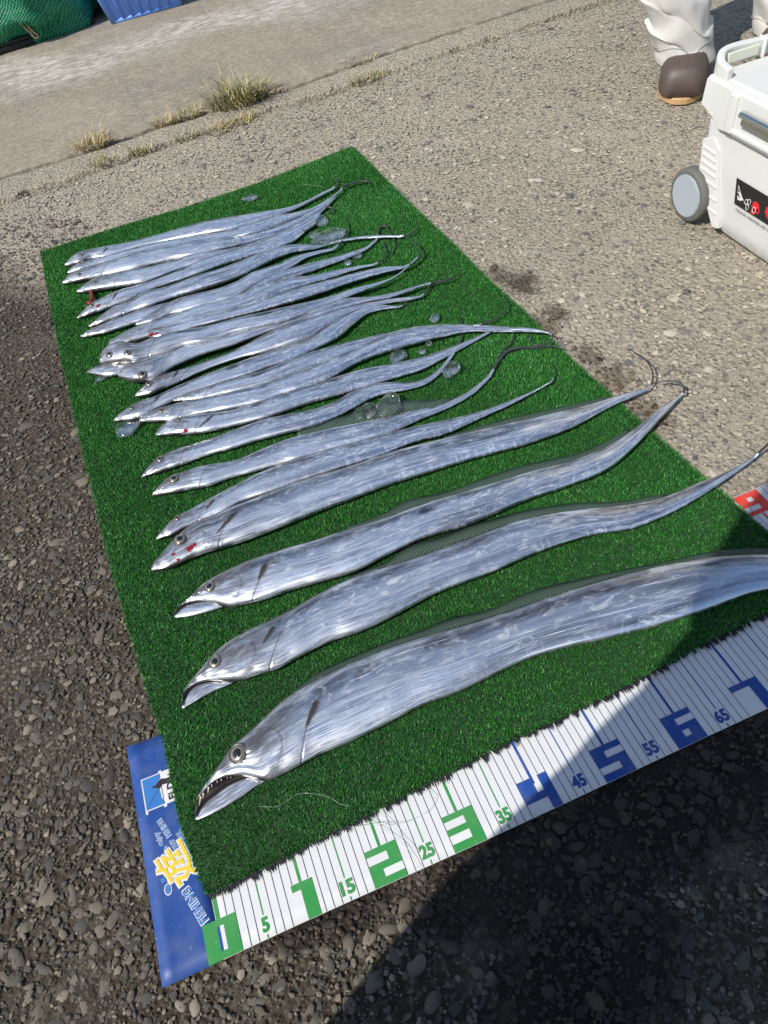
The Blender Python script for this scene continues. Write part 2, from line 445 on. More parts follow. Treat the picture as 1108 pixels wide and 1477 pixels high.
        pre = t.math('SUBTRACT', u, t.math('SUBTRACT', 1.30, t.math('MULTIPLY', t.math('POWER', t.math('SUBTRACT', v, 0.45), 2.0), 1.6)))
        pl = t.math('MULTIPLY', t.ramp(t.math('ABSOLUTE', pre), [(0.008, 0.6), (0.03, 0.0)]), t.ramp(v, [(0.1, 0.0), (0.2, 1.0)]))
        headz = t.ramp(t.math('MULTIPLY', u, 0.1), [(0.115, 1.0), (0.165, 0.0)])
        hd = t.math('MULTIPLY', headz, t.math('MULTIPLY', t.ramp(t.noise(c2, 2.6, 5, 0.65, t.math('ADD', rnd, 51.0), 0.8), [(0.40, 0.0), (0.56, 1.0)]), t.ramp(v, [(0.25, 0.35), (0.6, 1.0)])))
        base = t.mix(t.math('MULTIPLY', hd, 0.8), base, (0.13, 0.135, 0.15))
        tipd = t.ramp(t.math('MULTIPLY', u, 0.1), [(0.0, 0.8), (0.03, 0.0)])
        base = t.mix(tipd, base, (0.16, 0.14, 0.12))
        smd = t.math('MULTIPLY', t.ramp(t.math('ABSOLUTE', t.math('SUBTRACT', g, 0.10)), [(0.02, 1.0), (0.24, 0.0)]), t.math('MULTIPLY', t.ramp(v, [(0.48, 0.0), (0.62, 1.0)]), t.ramp(t.noise(t.mapping(uv, (4.0, 9.0, 1.0)), 1.0, 4, 0.6, rnd), [(0.40, 0.0), (0.60, 0.8)])))
        base = t.mix(smd, base, (0.10, 0.09, 0.085))
        mk = t.math('MAXIMUM', t.math('MULTIPLY', gl, 0.9), t.math('MULTIPLY', pl, 0.5))
        base = t.mix(mk, base, (0.05, 0.045, 0.045))
        base = t.mix(film, base, (0.80, 0.82, 0.84))
        dk = t.math('MAXIMUM', t.math('MULTIPLY', hd, 0.85), t.math('MAXIMUM', t.math('MULTIPLY', spot, 0.7), t.math('MULTIPLY', back, 0.5)))
        dk = t.math('MULTIPLY', dk, t.ramp(scr2, [(0.0, 1.0), (1.0, 0.2)]))
        base = t.mix(dk, base, (0.115, 0.11, 0.115))
        film = t.math('MULTIPLY', film, t.math('SUBTRACT', 1.0, dk))
        lip0 = t.math('MULTIPLY', t.ramp(v, [(0.03, 1.0), (0.10, 0.0)]), t.ramp(t.math('MULTIPLY', u, 0.1), [(0.085, 0.85), (0.10, 0.0)]))
        base = t.mix(lip0, base, (0.10, 0.085, 0.08))
        t.set(color=base)
        t.set(metal=t.math('SUBTRACT', 0.93, t.math('MULTIPLY', t.math('MAXIMUM', t.math('MULTIPLY', hd, 0.8), t.math('MAXIMUM', film, mk)), 0.55), clamp=True))
        t.set(rough=t.math('ADD', t.math('MULTIPLY', broad, 0.14), t.math('ADD', 0.165, t.math('MULTIPLY', film, 0.22))))
        smooth1 = t.noise(t.mapping(uv, (0.55, 2.2, 1.0)), 1.3, 2, 0.45, t.math('ADD', rnd, 9.0), 0.6)
        lines = t.noise(t.mapping(uv, (0.22, 8.0, 1.0)), 1.4, 2, 0.5, rnd, 0.3)
        h = t.math('ADD', t.math('MULTIPLY', lines, 0.16), t.math('MULTIPLY', smooth1, 1.25))
        h = t.math('SUBTRACT', h, t.math('MULTIPLY', mk, 0.35))
        h = t.math('ADD', h, t.math('MULTIPLY', ribs, 0.03))
        h = t.math('ADD', h, t.math('MULTIPLY', t.math('MULTIPLY', headz, t.noise(c2, 3.4, 2, 0.5, rnd)), 0.5))
        t.bump(h, 0.6, 0.0048)
        return t.m
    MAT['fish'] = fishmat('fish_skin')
    t = NT('fin'); uv = t.uv(); u, v, _ = t.sep(uv)
    sl = t.math('ADD', t.math('MULTIPLY', u, 1.0), t.math('MULTIPLY', v, -0.55))
    ray = t.math('SINE', t.math('MULTIPLY', sl, 60.0))
    n = t.noise(uv, 4.0, 4)
    base = t.mix(t.ramp(ray, [(0.2, 0.0), (0.95, 1.0)]), (0.030, 0.060, 0.040), (0.17, 0.235, 0.185))
    t.set(color=t.mix(t.math('MULTIPLY', n, 0.5), base, (0.06, 0.09, 0.07)), rough=0.32, spec=0.5)
    t.set(alpha=t.ramp(ray, [(0.0, 0.72), (0.9, 0.95)]))
    t.bump(ray, 0.6, 0.0012)
    MAT['fin'] = t.m
    t = NT('dark_fin'); uv = t.uv(); u, v, _ = t.sep(uv)
    ray = t.math('SINE', t.math('MULTIPLY', v, 45.0))
    base = t.ramp(v, [(0.0, (0.035, 0.030, 0.028)), (0.5, (0.055, 0.048, 0.045)), (1.0, (0.26, 0.25, 0.25))])
    t.set(color=t.mix(t.math('MULTIPLY', t.ramp(ray, [(0.4, 0.0), (1.0, 1.0)]), 0.4), base, (0.16, 0.15, 0.14)), rough=0.35, metal=0.3)
    t.set(alpha=t.math('MULTIPLY', t.ramp(v, [(0.0, 0.5), (0.12, 1.0), (0.45, 0.95), (0.9, 0.05)]), t.ramp(u, [(0.6, 1.0), (1.0, 0.2)])))
    MAT['dark_fin'] = t.m
    MAT['dark_tail'] = plain('dark_tail', (0.06, 0.062, 0.066), 0.35, 0.4, 0.5, 60)
    MAT['mouth'] = plain('mouth_lining', (0.008, 0.005, 0.005), 0.5)
    MAT['teeth'] = plain('tooth', (0.46, 0.38, 0.30), 0.3)
    MAT['blood'] = plain('blood', (0.20, 0.008, 0.010), 0.3, 0, 0.4, 200)
    t = NT('iris'); c = t.coord()
    n = t.noise(c, 600, 4)
    t.set(color=t.mix(n, (0.12, 0.10, 0.07), (0.46, 0.42, 0.34)), metal=0.55, rough=0.22, coat=0.6)
    MAT['iris'] = t.m
    t = NT('pupil'); c = t.coord()
    t.set(color=t.mix(t.noise(c, 300), (0.003, 0.003, 0.004), (0.012, 0.012, 0.014)), rough=0.06, coat=1.0)
    MAT['pupil'] = t.m
    t = NT('eye_rim'); c = t.coord()
    t.set(color=t.mix(t.noise(c, 400), (0.03, 0.03, 0.03), (0.20, 0.19, 0.18)), rough=0.35, metal=0.4)
    MAT['rim'] = t.m
    # ---------- ice
    t = NT('ice'); c = t.coord()
    n = t.noise(c, 90, 5, 0.6)
    t.set(color=(0.80, 0.88, 0.87), rough=0.12, spec=0.6)
    nb = t.bump(t.noise(c, 55, 3), 0.6, 0.004)
    tr = t.node('ShaderNodeBsdfTransparent'); tr.inputs[0].default_value = (0.975, 0.992, 0.987, 1)
    lw = t.node('ShaderNodeLayerWeight'); lw.inputs[0].default_value = 0.32; t.l.new(nb, lw.inputs['Normal'])
    gl = t.node('ShaderNodeBsdfGlossy'); gl.inputs['Roughness'].default_value = 0.06; t.l.new(nb, gl.inputs['Normal'])
    m1 = t.node('ShaderNodeMixShader'); t.put(m1.inputs[0], t.math('MULTIPLY', lw.outputs['Fresnel'], 0.75)); t.l.new(tr.outputs[0], m1.inputs[1]); t.l.new(gl.outputs[0], m1.inputs[2])
    m2 = t.node('ShaderNodeMixShader')
    cloud = t.ramp(t.noise(c, 45, 5, 0.65), [(0.52, 0.02), (0.78, 0.30)])
    t.put(m2.inputs[0], cloud); t.l.new(m1.outputs[0], m2.inputs[1]); t.l.new(t.b.outputs[0], m2.inputs[2])
    t.l.new(m2.outputs[0], t.n['Material Output'].inputs['Surface'])
    MAT['ice'] = t.m
    # ---------- things
    t = NT('cooler_plastic'); c = t.coord()
    n = t.noise(c, 11, 6, 0.65)
    scuff = t.math('MULTIPLY', t.ramp(t.noise(t.mapping(c, (30, 30, 160), rot=(0.4, 0.2, 0.1)), 1.0, 4, 0.6), [(0.66, 0.0), (0.72, 1.0)]), t.ramp(n, [(0.45, 0.0), (0.6, 0.5)]))
    base = t.mix(n, (0.575, 0.58, 0.555), (0.645, 0.65, 0.635))
    grime = t.math('MULTIPLY', t.ramp(t.sep(c)[2], [(0.0, 1.0), (0.05, 0.0)]), t.ramp(t.noise(c, 60, 5, 0.7), [(0.45, 0.0), (0.7, 0.55)]))
    base = t.mix(scuff, base, (0.38, 0.37, 0.35)); base = t.mix(grime, base, (0.30, 0.265, 0.21))
    t.set(color=base, rough=t.ramp(n, [(0.3, 0.32), (0.7, 0.46)]))
    t.bump(t.noise(c, 90, 3), 0.3, 0.0003)
    MAT['cooler'] = t.m
    t = NT('cooler_lid_plastic'); c = t.coord()
    n = t.noise(c, 11, 6, 0.65)
    scuff = t.math('MULTIPLY', t.ramp(t.noise(t.mapping(c, (30, 30, 160), rot=(0.4, 0.2, 0.1)), 1.0, 4, 0.6), [(0.66, 0.0), (0.72, 1.0)]), t.ramp(n, [(0.45, 0.0), (0.6, 0.5)]))
    base = t.mix(n, (0.575, 0.58, 0.555), (0.645, 0.65, 0.635))
    grime = t.math('MULTIPLY', t.ramp(t.sep(c)[2], [(0.0, 1.0), (0.05, 0.0)]), t.ramp(t.noise(c, 60, 5, 0.7), [(0.45, 0.0), (0.7, 0.55)]))
    base = t.mix(scuff, base, (0.38, 0.37, 0.35)); base = t.mix(grime, base, (0.30, 0.265, 0.21))
    t.set(color=base, rough=t.ramp(n, [(0.3, 0.32), (0.7, 0.46)]))
    t.bump(t.noise(c, 90, 3), 0.3, 0.0003)
    MAT['cooler_lid'] = t.m
    MAT['handle_inner'] = plain('handle_cream', (0.62, 0.63, 0.52), 0.45, 0, 0.05)
    MAT['tyre'] = plain('grey_rubber', (0.11, 0.11, 0.10), 0.75, 0, 0.2, 60, 0.0006)
    MAT['hub'] = plain('hub_grey', (0.33, 0.37, 0.41), 0.4, 0, 0.05, 25)
    MAT['chrome'] = plain('latch_steel', (0.62, 0.63, 0.58), 0.22, 1.0, 0.2, 20)
    MAT['sticker'] = plain('sticker_black', (0.012, 0.012, 0.013), 0.4)
    MAT['st_white'] = plain('sticker_white', (0.64, 0.64, 0.64), 0.45)
    MAT['st_red'] = plain('sticker_red', (0.65, 0.02, 0.03), 0.45)
    t = NT('white_cloth'); c = t.coord()
    n = t.noise(c, 9, 5)
    t.set(color=t.mix(n, (0.52, 0.51, 0.475), (0.60, 0.59, 0.56)), rough=0.62, spec=0.3)
    t.bump(t.math('ADD', t.noise(c, 700, 2), t.math('MULTIPLY', t.noise(c, 30, 4), 3)), 0.25, 0.0015)
    MAT['cloth'] = t.m
    MAT['seam'] = plain('grey_thread', (0.30, 0.29, 0.27), 0.8)
    MAT['boot'] = plain('brown_rubber', (0.075, 0.054, 0.044), 0.58, 0, 0.25, 18, 0.0005)
    MAT['sole'] = plain('gum_sole', (0.46, 0.29, 0.13), 0.6, 0, 0.2, 40)
    MAT['skin'] = plain('skin', (0.45, 0.28, 0.20), 0.5, 0, 0.1, 20)
    MAT['navy'] = plain('navy_cloth', (0.03, 0.035, 0.06), 0.8, 0, 0.3, 40, 0.0008)
    MAT['hair'] = plain('dark_hair', (0.02, 0.017, 0.015), 0.5, 0, 0.3, 90)
    MAT['crate'] = plain('crate_blue', (0.15, 0.32, 0.80), 0.42, 0, 0.12, 14, 0.0004)
    t = NT('green_net'); c = t.coord()
    n = t.noise(c, 9, 5, 0.6)
    w1 = t.node('ShaderNodeTexWave', wave_type='BANDS', bands_direction='DIAGONAL'); t.l.new(c, w1.inputs['Vector']); w1.inputs['Scale'].default_value = 42; w1.inputs['Distortion'].default_value = 1.5
    w2 = t.node('ShaderNodeTexWave', wave_type='BANDS', bands_direction='DIAGONAL'); t.l.new(t.mapping(c, (-1, 1, 1)), w2.inputs['Vector']); w2.inputs['Scale'].default_value = 42; w2.inputs['Distortion'].default_value = 1.5
    grid = t.math('MAXIMUM', w1.outputs['Fac'], w2.outputs['Fac'])
    t.set(color=t.mix(n, (0.006, 0.13, 0.062), (0.03, 0.36, 0.19)), rough=0.45)
    t.set(alpha=t.math('MAXIMUM', t.ramp(grid, [(0.55, 0.15), (0.8, 1.0)]), t.ramp(n, [(0.45, 0.25), (0.65, 0.95)])))
    t.bump(t.math('ADD', grid, t.math('MULTIPLY', n, 2.0)), 0.6, 0.006)
    MAT['net'] = t.m
    MAT['net_inside'] = plain('net_inside', (0.006, 0.065, 0.034), 0.7, 0, 0.5, 12)
    MAT['black_plastic_and_shade'] = plain('black_plastic_and_shade', (0.006, 0.006, 0.006), 0.6, 0, 0.3, 20)  # phone plastic, and the black slats that stand in for shade
    MAT['rope'] = plain('rope', (0.50, 0.36, 0.22), 0.8, 0, 0.2, 90)
    t = NT('grass'); r = t.island()
    t.set(color=t.ramp(r, [(0.0, (0.035, 0.065, 0.014)), (0.3, (0.09, 0.12, 0.03)), (0.5, (0.30, 0.25, 0.10)), (1.0, (0.58, 0.48, 0.27))]), rough=0.6, spec=0.3)
    MAT['grass'] = t.m
    t = NT('dry_grass'); r = t.island()
    t.set(color=t.ramp(r, [(0.0, (0.14, 0.13, 0.045)), (0.4, (0.36, 0.29, 0.13)), (1.0, (0.62, 0.50, 0.28))]), rough=0.65, spec=0.3)
    MAT['dry_grass'] = t.m
    t = NT('nylon'); t.set(color=(0.45, 0.60, 0.50), rough=0.15, trans=0.5, ior=1.45)
    MAT['nylon'] = t.m

# wet stains: cx, cy, rx, ry, softness, strength
WET = [(0.56, -0.05, 0.26, 0.085, 0.4, 1.0), (0.33, -0.045, 0.14, 0.07, 0.4, 0.95), (0.36, -0.16, 0.13, 0.08, 0.4, 0.95), (0.13, 0.0, 0.10, 0.035, 0.5, 0.8),
       (0.93, 0.10, 0.2, 0.14, 0.4, 0.9), (-0.16, 0.62, 0.10, 0.22, 0.6, 0.2), (-0.14, 0.22, 0.09, 0.12, 0.6, 0.2)]
for _x, _y, _rx, _ry, _a in ((752, 408, 0.045, 0.055, 0.85), (722, 396, 0.03, 0.05, 0.7), (800, 452, 0.03, 0.04, 0.7), (782, 470, 0.035, 0.05, 0.6), (885, 545, 0.045, 0.05, 0.6), (935, 600, 0.04, 0.06, 0.55), (850, 515, 0.03, 0.05, 0.6)):
    _p = up(_x, _y)
    WET.append((float(_p[0]), float(_p[1]), _rx, _ry, 0.6, _a))
build_materials()

# ------------------------------------------------------------------ mat frame
MTH, MX0, MY0 = 0.0578, -0.0161, 0.0720
MAX_ = np.array([math.cos(MTH), math.sin(MTH), 0.0]); MAY = np.array([-math.sin(MTH), math.cos(MTH), 0.0])
MO = np.array([MX0, MY0, 0.0])
ZE = 0.008
def matco(px, py):
    d = up(px, py, ZE) - MO
    return d @ MAX_, d @ MAY
LEFT = [(299, 1288), (282, 1250), (258, 1179), (236, 1067), (196, 940), (156, 800), (114, 625), (85, 499), (58, 362)]
RIGHT = [(1107, 766), (1056, 722), (996, 670), (895, 581), (806, 500), (749, 441), (701, 399), (644, 342), (579, 281), (518, 220)]
lft = np.array([matco(*p) for p in LEFT]); rgt = np.array([matco(*p) for p in RIGHT])
rgt = np.vstack([[rgt[0, 0], 0.0], rgt])
BOT = np.array([matco(*p) for p in [(303, 1286), (407, 1236), (543, 1165), (634, 1119), (738, 1065), (799, 1038), (890, 993), (988, 941), (1108, 880)]])
BOT = np.vstack([BOT, [1.0, BOT[-1, 1]]])
FAR = np.array([matco(*p) for p in [(58, 362), (158, 330), (267, 298), (375, 262), (510, 209)]])
def mat_pt(s, t):
    """s across 0..1, t along 0..1 -> world xy arrays"""
    s = np.asarray(s, float); t = np.asarray(t, float)
    a = np.interp(t * 1.71, lft[:, 1], lft[:, 0]) * (1 - s) + np.interp(t * 1.71, rgt[:, 1], rgt[:, 0]) * s
    b0 = np.interp(a, BOT[:, 0], BOT[:, 1]); b1 = np.interp(a, FAR[:, 0], FAR[:, 1])
    b = b0 * (1 - t) + b1 * t
    return MO[None, :] + a[:, None] * MAX_ + b[:, None] * MAY
def in_mat(P, grow=0.0):
    d = P[:, :2] - MO[:2]
    a = d @ MAX_[:2]; b = d @ MAY[:2]
    return (a > np.interp(b, lft[:, 1], lft[:, 0]) - grow) & (a < np.interp(b, rgt[:, 1], rgt[:, 0]) + grow) & \
           (b > np.interp(a, BOT[:, 0], BOT[:, 1]) - grow) & (b < np.interp(a, FAR[:, 0], FAR[:, 1]) + grow)
SH_X0, SH_X1, SH_Y0, SH_Y1 = -0.073, 1.30, 0.0015, 0.297
def in_sheet(P, g=0.0):
    return (P[:, 0] > SH_X0 - g) & (P[:, 0] < SH_X1 + g) & (P[:, 1] > SH_Y0 - g) & (P[:, 1] < SH_Y1 + g)

# ------------------------------------------------------------------ ground
def ground_h(x, y):
    return 0.0
CR1 = np.array([up(*p)[:2] for p in [(0, 258), (75, 235), (140, 215), (240, 181), (320, 158), (430, 124), (560, 77), (659, 44), (758, 12), (797, 0)]])
CR2 = np.array([up(*p)[:2] for p in [(0, 290), (110, 255), (250, 205), (380, 160), (470, 135), (660, 70), (880, 0)]])
def crack1(x):
    return np.interp(x, np.r_[-60, CR1[:, 0], 60], np.r_[2.31, CR1[:, 1], 2.6])
def crack2(x):
    return np.interp(x, np.r_[-60, CR2[:, 0], 60], np.r_[2.15, CR2[:, 1], 2.45])

def build_ground():
    xs = np.r_[-300, -80, -20, -6, -2, np.arange(-1.0, 3.2, 0.02), 5, 9, 25, 90, 300]
    ys = np.r_[-300, -80, -20, -6, -2, np.arange(-0.9, 3.0, 0.02), 5, 9, 25, 90, 300]
    X, Y = np.meshgrid(xs, ys)
    Z = np.zeros_like(X)
    for i in range(X.shape[0]):
        for j in range(X.shape[1]):
            if abs(X[i, j]) < 4 and abs(Y[i, j]) < 4:
                Z[i, j] = 0.0022 * mnoise.fractal((X[i, j] * 9, Y[i, j] * 9, 0.3), 1.0, 2.0, 3)
    P = np.c_[X.ravel(), Y.ravel(), Z.ravel()]
    flat = in_mat(P, 0.03) | in_sheet(P, 0.03)
    P[flat, 2] = np.minimum(P[flat, 2], 0.0)
    P[:, 2] -= 0.0012
    # the trough of the joint between paving and slab
    trough = (P[:, 1] > crack2(P[:, 0]) - 0.012) & (P[:, 1] < crack1(P[:, 0]) + 0.012)
    P[trough, 2] -= 0.022
    nx, ny = len(xs), len(ys)
    idx = np.arange(nx * ny).reshape(ny, nx)
    q = np.c_[idx[:-1, :-1].ravel(), idx[:-1, 1:].ravel(), idx[1:, 1:].ravel(), idx[1:, :-1].ravel()]
    T = np.r_[q[:, [0, 1, 2]], q[:, [0, 2, 3]]]
    o = link('pavement', tri_mesh('pavement', P, T, True), MAT['pavement'])
    tag(o, 'weathered exposed aggregate pavement with damp stains', kind='structure')
    return o
pavement = build_ground()

def sheet_slab(name, lower, upper, x0, x1, z, mat, n=500, rough=0.004, seed=0, label=None):
    """a concrete sheet with two ragged long edges, a rounded arris and real thickness"""
    xs = np.linspace(x0, x1, n)
    lo = lower(xs) + np.array([rough * mnoise.fractal((x * 14, seed, 0), 1, 2, 4) + rough * 1.5 * mnoise.noise((x * 3, seed, 4)) for x in xs])
    hi = upper(xs) + np.array([rough * mnoise.fractal((x * 14, seed + 7, 0), 1, 2, 4) for x in xs])
    prof = [(0, -0.026), (0.0, z * 0.4 - 0.002), (0.003, z * 0.85), (0.009, z)]
    V = []; F = []
    cols = len(prof) * 2
    for i in range(n):
        w = mnoise.noise((xs[i] * 25, seed, 9)) * 0.0012
        for d, zz in prof: V.append((xs[i], lo[i] + d, zz + w))
        for d, zz in prof[::-1]: V.append((xs[i], hi[i] - d, zz + w))
    for i in range(n - 1):
        for k in range(cols - 1):
            a = i * cols + k
            F.append((a, a + cols, a + cols + 1, a + 1))
    me = pydata(name, V, F, True)
    o = link(name, me, mat)
    tag(o, label, kind='structure')
    return o
sheet_slab('concrete_strip', lambda x: crack2(x) + 0.010, lambda x: crack1(x) - 0.016, -3.0, 4.5, 0.003, MAT['pavement'], 1500, 0.013, 3.1, 'narrow worn concrete strip between two cracks')
sheet_slab('concrete_slab', lambda x: crack1(x) + 0.004, lambda x: x * 0 + 40.0, -12.0, 14.0, 0.006, MAT['slab'], 3600, 0.009, 8.3, 'smooth tan concrete slab with white scuffs')

# ---------- stones
def dome_variants(n, sub):
    out = []
    for k in range(n):
        bm = bmesh.new()
        bmesh.ops.create_icosphere(bm, subdivisions=sub, radius=1.0)
        off = Vector((k * 3.7, k * 1.3, 0))
        for v in bm.verts:
            d = 1 + 0.55 * mnoise.noise(v.co * 1.0 + off) + 0.30 * mnoise.noise(v.co * 2.3 + off)
            v.co = v.co * d
        dead = [v for v in bm.verts if v.co.z < -0.42]
        bmesh.ops.delete(bm, geom=dead, context='VERTS')
        bmesh.ops.triangulate(bm, faces=bm.faces[:])
        V = np.array([v.co[:] for v in bm.verts]); bm.verts.index_update()
        T = np.array([[v.index for v in f.verts] for f in bm.faces])
        bm.free(); out.append((V, T))
    return out
SMALL = dome_variants(8, 1)
LARGE = dome_variants(12, 2)

def stone_density_pts(n, box, keep):
    P = np.c_[rng.uniform(box[0], box[1], n), rng.uniform(box[2], box[3], n), np.zeros(n)]
    q = to_px(P)
    ok = (q[:, 0] > -60) & (q[:, 0] < PW + 60) & (q[:, 1] > -40) & (q[:, 1] < PH + 60)
    ok &= ~in_mat(P, -0.004) & ~in_sheet(P, 0.002) & keep(P)
    ok &= P[:, 1] < crack2(P[:, 0]) - 0.004
    return P[ok]

def scatter_stuff(name, P, rad, flat, mat, label, parent):
    Vs, Ts = [], []; base = 0
    for i in range(len(P)):
        V, T = SMALL[i % len(SMALL)]
        a = rng.uniform(0, 6.28); ca, sa = math.cos(a), math.sin(a)
        el = rng.uniform(0.65, 1.25)
        s = np.array([rad[i] * el, rad[i] / el, rad[i] * flat[i]])
        W = V * s
        W = np.c_[W[:, 0] * ca - W[:, 1] * sa, W[:, 0] * sa + W[:, 1] * ca, W[:, 2]] + P[i] + [0, 0, rad[i] * flat[i] * 0.05]
        Vs.append(W); Ts.append(T + base); base += len(V)
    o = link(name, tri_mesh(name, np.vstack(Vs), np.vstack(Ts), True), mat, parent)
    tag(o, label, kind='stuff')
    return o

# loose gravel on the dirt, dense at left and along the foot of the sheet
def dirtish(P):
    e = P[:, 0] + 0.28 * (P[:, 1] - 0.9) + 0.2 * np.array([mnoise.noise((x * 3, y * 3, 1.0)) for x, y in P[:, :2]])
    return (e < 0.22) | (P[:, 1] < 0.2)
def clumpy(P, f=7.0, lo=-0.25):
    n = np.array([mnoise.noise((x * f, y * f, 5.0)) for x, y in P[:, :2]])
    return rng.uniform(-0.9, 0.5, len(P)) < n - lo
A = stone_density_pts(42000, (-0.55, 0.75, -0.40, 0.75), lambda P: dirtish(P) & clumpy(P))
r = 0.0011 + 0.0046 * rng.beta(1.0, 3.6, len(A))
scatter_stuff('gravel', A, r, rng.uniform(0.35, 0.85, len(A)), MAT['stone_stuff'], 'fine loose gravel on the dirt beside the turf', pavement)
B = stone_density_pts(14000, (-0.6, 0.3, 0.6, 2.25), lambda P: dirtish(P) & clumpy(P))
r = 0.002 + 0.0055 * rng.beta(1.2, 4.0, len(B))
scatter_stuff('gravel', B, r, rng.uniform(0.3, 0.75, len(B)), MAT['stone_stuff'], 'loose gravel left of the far half of the turf', pavement)
Cp = stone_density_pts(42000, (-0.3, 2.9, 0.2, 2.4), lambda P: ~dirtish(P))
r = 0.0018 + 0.0072 * rng.beta(1.0, 3.6, len(Cp))
scatter_stuff('gravel', Cp, r, rng.uniform(0.12, 0.42, len(Cp)), MAT['pale_stone_stuff'], 'pale worn aggregate of the pavement', pavement)

# the largest pebbles, one by one
def big_stones():
    meshes = {}
    for key in ('stone', 'pale_stone'):
        lst = []
        for k, (V, T) in enumerate(LARGE):
            me = tri_mesh('stone', V, T, True); me.materials.append(MAT[key + '_part']); lst.append(me)
        meshes[key] = lst
    cand = []
    P = stone_density_pts(8000, (-0.5, 0.75, -0.38, 0.95), lambda P: dirtish(P))
    for p in P: cand.append((p, 0.0034 + 0.0105 * rng.beta(1.0, 4.6), rng.uniform(0.26, 0.46), 'stone'))
    P = stone_density_pts(700, (-0.6, 0.3, 0.9, 2.2), lambda P: dirtish(P))
    for p in P: cand.append((p, 0.006 + 0.012 * rng.beta(1.0, 4.0), rng.uniform(0.2, 0.42), 'stone'))
    P = stone_density_pts(1500, (0.2, 2.6, 0.25, 2.2), lambda P: ~dirtish(P))
    for p in P: cand.append((p, 0.006 + 0.011 * rng.beta(1.0, 4.0), rng.uniform(0.10, 0.24), 'pale_stone'))
    cand = [(r_ / mpp(p), p, r_, f_, k_) for p, r_, f_, k_ in cand]
    near = sorted([c for c in cand if not in_sheet(np.array([c[1]]), c[2] * 1.25)[0] and not in_mat(np.array([c[1]]), c[2] * 0.4)[0]], key=lambda c: -c[0])
    chosen = []
    for c in near:
        if all((c[1][0] - d[1][0])**2 + (c[1][1] - d[1][1])**2 > (0.85 * (c[2] + d[2]))**2 for d in chosen):
            chosen.append(c)
        if len(chosen) >= 290: break
    # rest of the larger pebbles join the loose gravel
    rest = [c for c in near if c[0] > 3.0 and all((c[1][0] - d[1][0])**2 + (c[1][1] - d[1][1])**2 > (0.8 * (c[2] + d[2]))**2 for d in chosen)]
    acc = []
    for c in rest:
        if all((c[1][0] - d[1][0])**2 + (c[1][1] - d[1][1])**2 > (0.75 * (c[2] + d[2]))**2 for d in acc): acc.append(c)
        if len(acc) >= 2600: break
    for (_, p, r_, f_, k_) in chosen:
        me = random.choice(meshes[k_])
        o = bpy.data.objects.new('stone', me); col.objects.link(o); o.parent = pavement
        el = random.uniform(0.7, 1.3)
        o.scale = (r_ * el, r_ / el, r_ * f_)
        o.rotation_euler = (random.uniform(-.15, .15), random.uniform(-.15, .15), random.uniform(0, 6.28))
        o.location = (p[0], p[1], -r_ * f_ * 0.22 - 0.001)
    for key in ('stone', 'pale_stone'):
        S = [c for c in acc if c[4] == key]
        if S:
            scatter_stuff('gravel', np.array([c[1] for c in S]), np.array([c[2] for c in S]), np.array([c[3] for c in S]),
                          MAT[key + '_stuff'], 'small pebbles set in the ground', pavement)
big_stones()

# ------------------------------------------------------------------ measuring sheet
def sheet_z(x, y):
    z = 0.0020
    z += 0.004 * max(0.0, (-0.045 - x) / 0.028) ** 2 * (0.3 + 0.7 * abs(y - 0.15) / 0.15)
    z += 0.0016 * math.exp(-((y - 0.002) / 0.02) ** 2) * (0.5 + 0.5 * math.sin(x * 16 + 1.0))
    return z
def sheet_edge(x):
    return SH_Y0 + 0.0009 * math.sin(x * 11 + 0.6)

sheet_root = empty('measuring_sheet', (0.5, 0.15, 0.0))
tag(sheet_root, 'white vinyl fish measuring sheet with green and blue numbers, under the turf edge', 'measuring sheet')
def sheet_grid(name, x0, x1, mat):
    xs = np.linspace(x0, x1, max(6, int((x1 - x0) / 0.012))); ys = np.linspace(0, 1, 16) ** 1.0
    V = []; F = []
    for x in xs:
        for t in ys:
            y = sheet_edge(x) * (1 - t) + SH_Y1 * t
            V.append((x, y, sheet_z(x, y)))
    n = len(ys)
    for i in range(len(xs) - 1):
        for j in range(n - 1):
            a = i * n + j
            F.append((a, a + n, a + n + 1, a + 1))
    me = pydata(name, V, F, True)
    o = link(name, me, mat, sheet_root)
    m = o.modifiers.new('thickness', 'SOLIDIFY'); m.thickness = 0.0007; m.offset = -1
    return o
sheet_grid('white_panel', -0.0035, SH_X1, MAT['vinyl_white'])
sheet_grid('blue_panel', SH_X0, -0.0035, MAT['vinyl_blue'])

class Print:
    def __init__(self): self.V = []; self.F = []
    def rect(self, x0, x1, y0, y1, lift=0.0004):
        ny = max(1, int((y1 - y0) / 0.012)); nx = max(1, int((x1 - x0) / 0.012))
        b = len(self.V)
        for i in range(nx + 1):
            for j in range(ny + 1):
                x = x0 + (x1 - x0) * i / nx; y = y0 + (y1 - y0) * j / ny
                if j == 0 and y0 < 0.004: y = sheet_edge(x) + 0.0001
                self.V.append((x, y, sheet_z(x, y) + lift))
        for i in range(nx):
            for j in range(ny):
                a = b + i * (ny + 1) + j
                self.F.append((a, a + ny + 1, a + ny + 2, a + 1))
    def poly(self, pts, lift=0.0004):
        b = len(self.V)
        for x, y in pts: self.V.append((x, y, sheet_z(x, y) + lift))
        self.F.append(tuple(range(b, b + len(pts))))
    def build(self, name, mat):
        return link(name, pydata(name, self.V, self.F), mat, sheet_root)

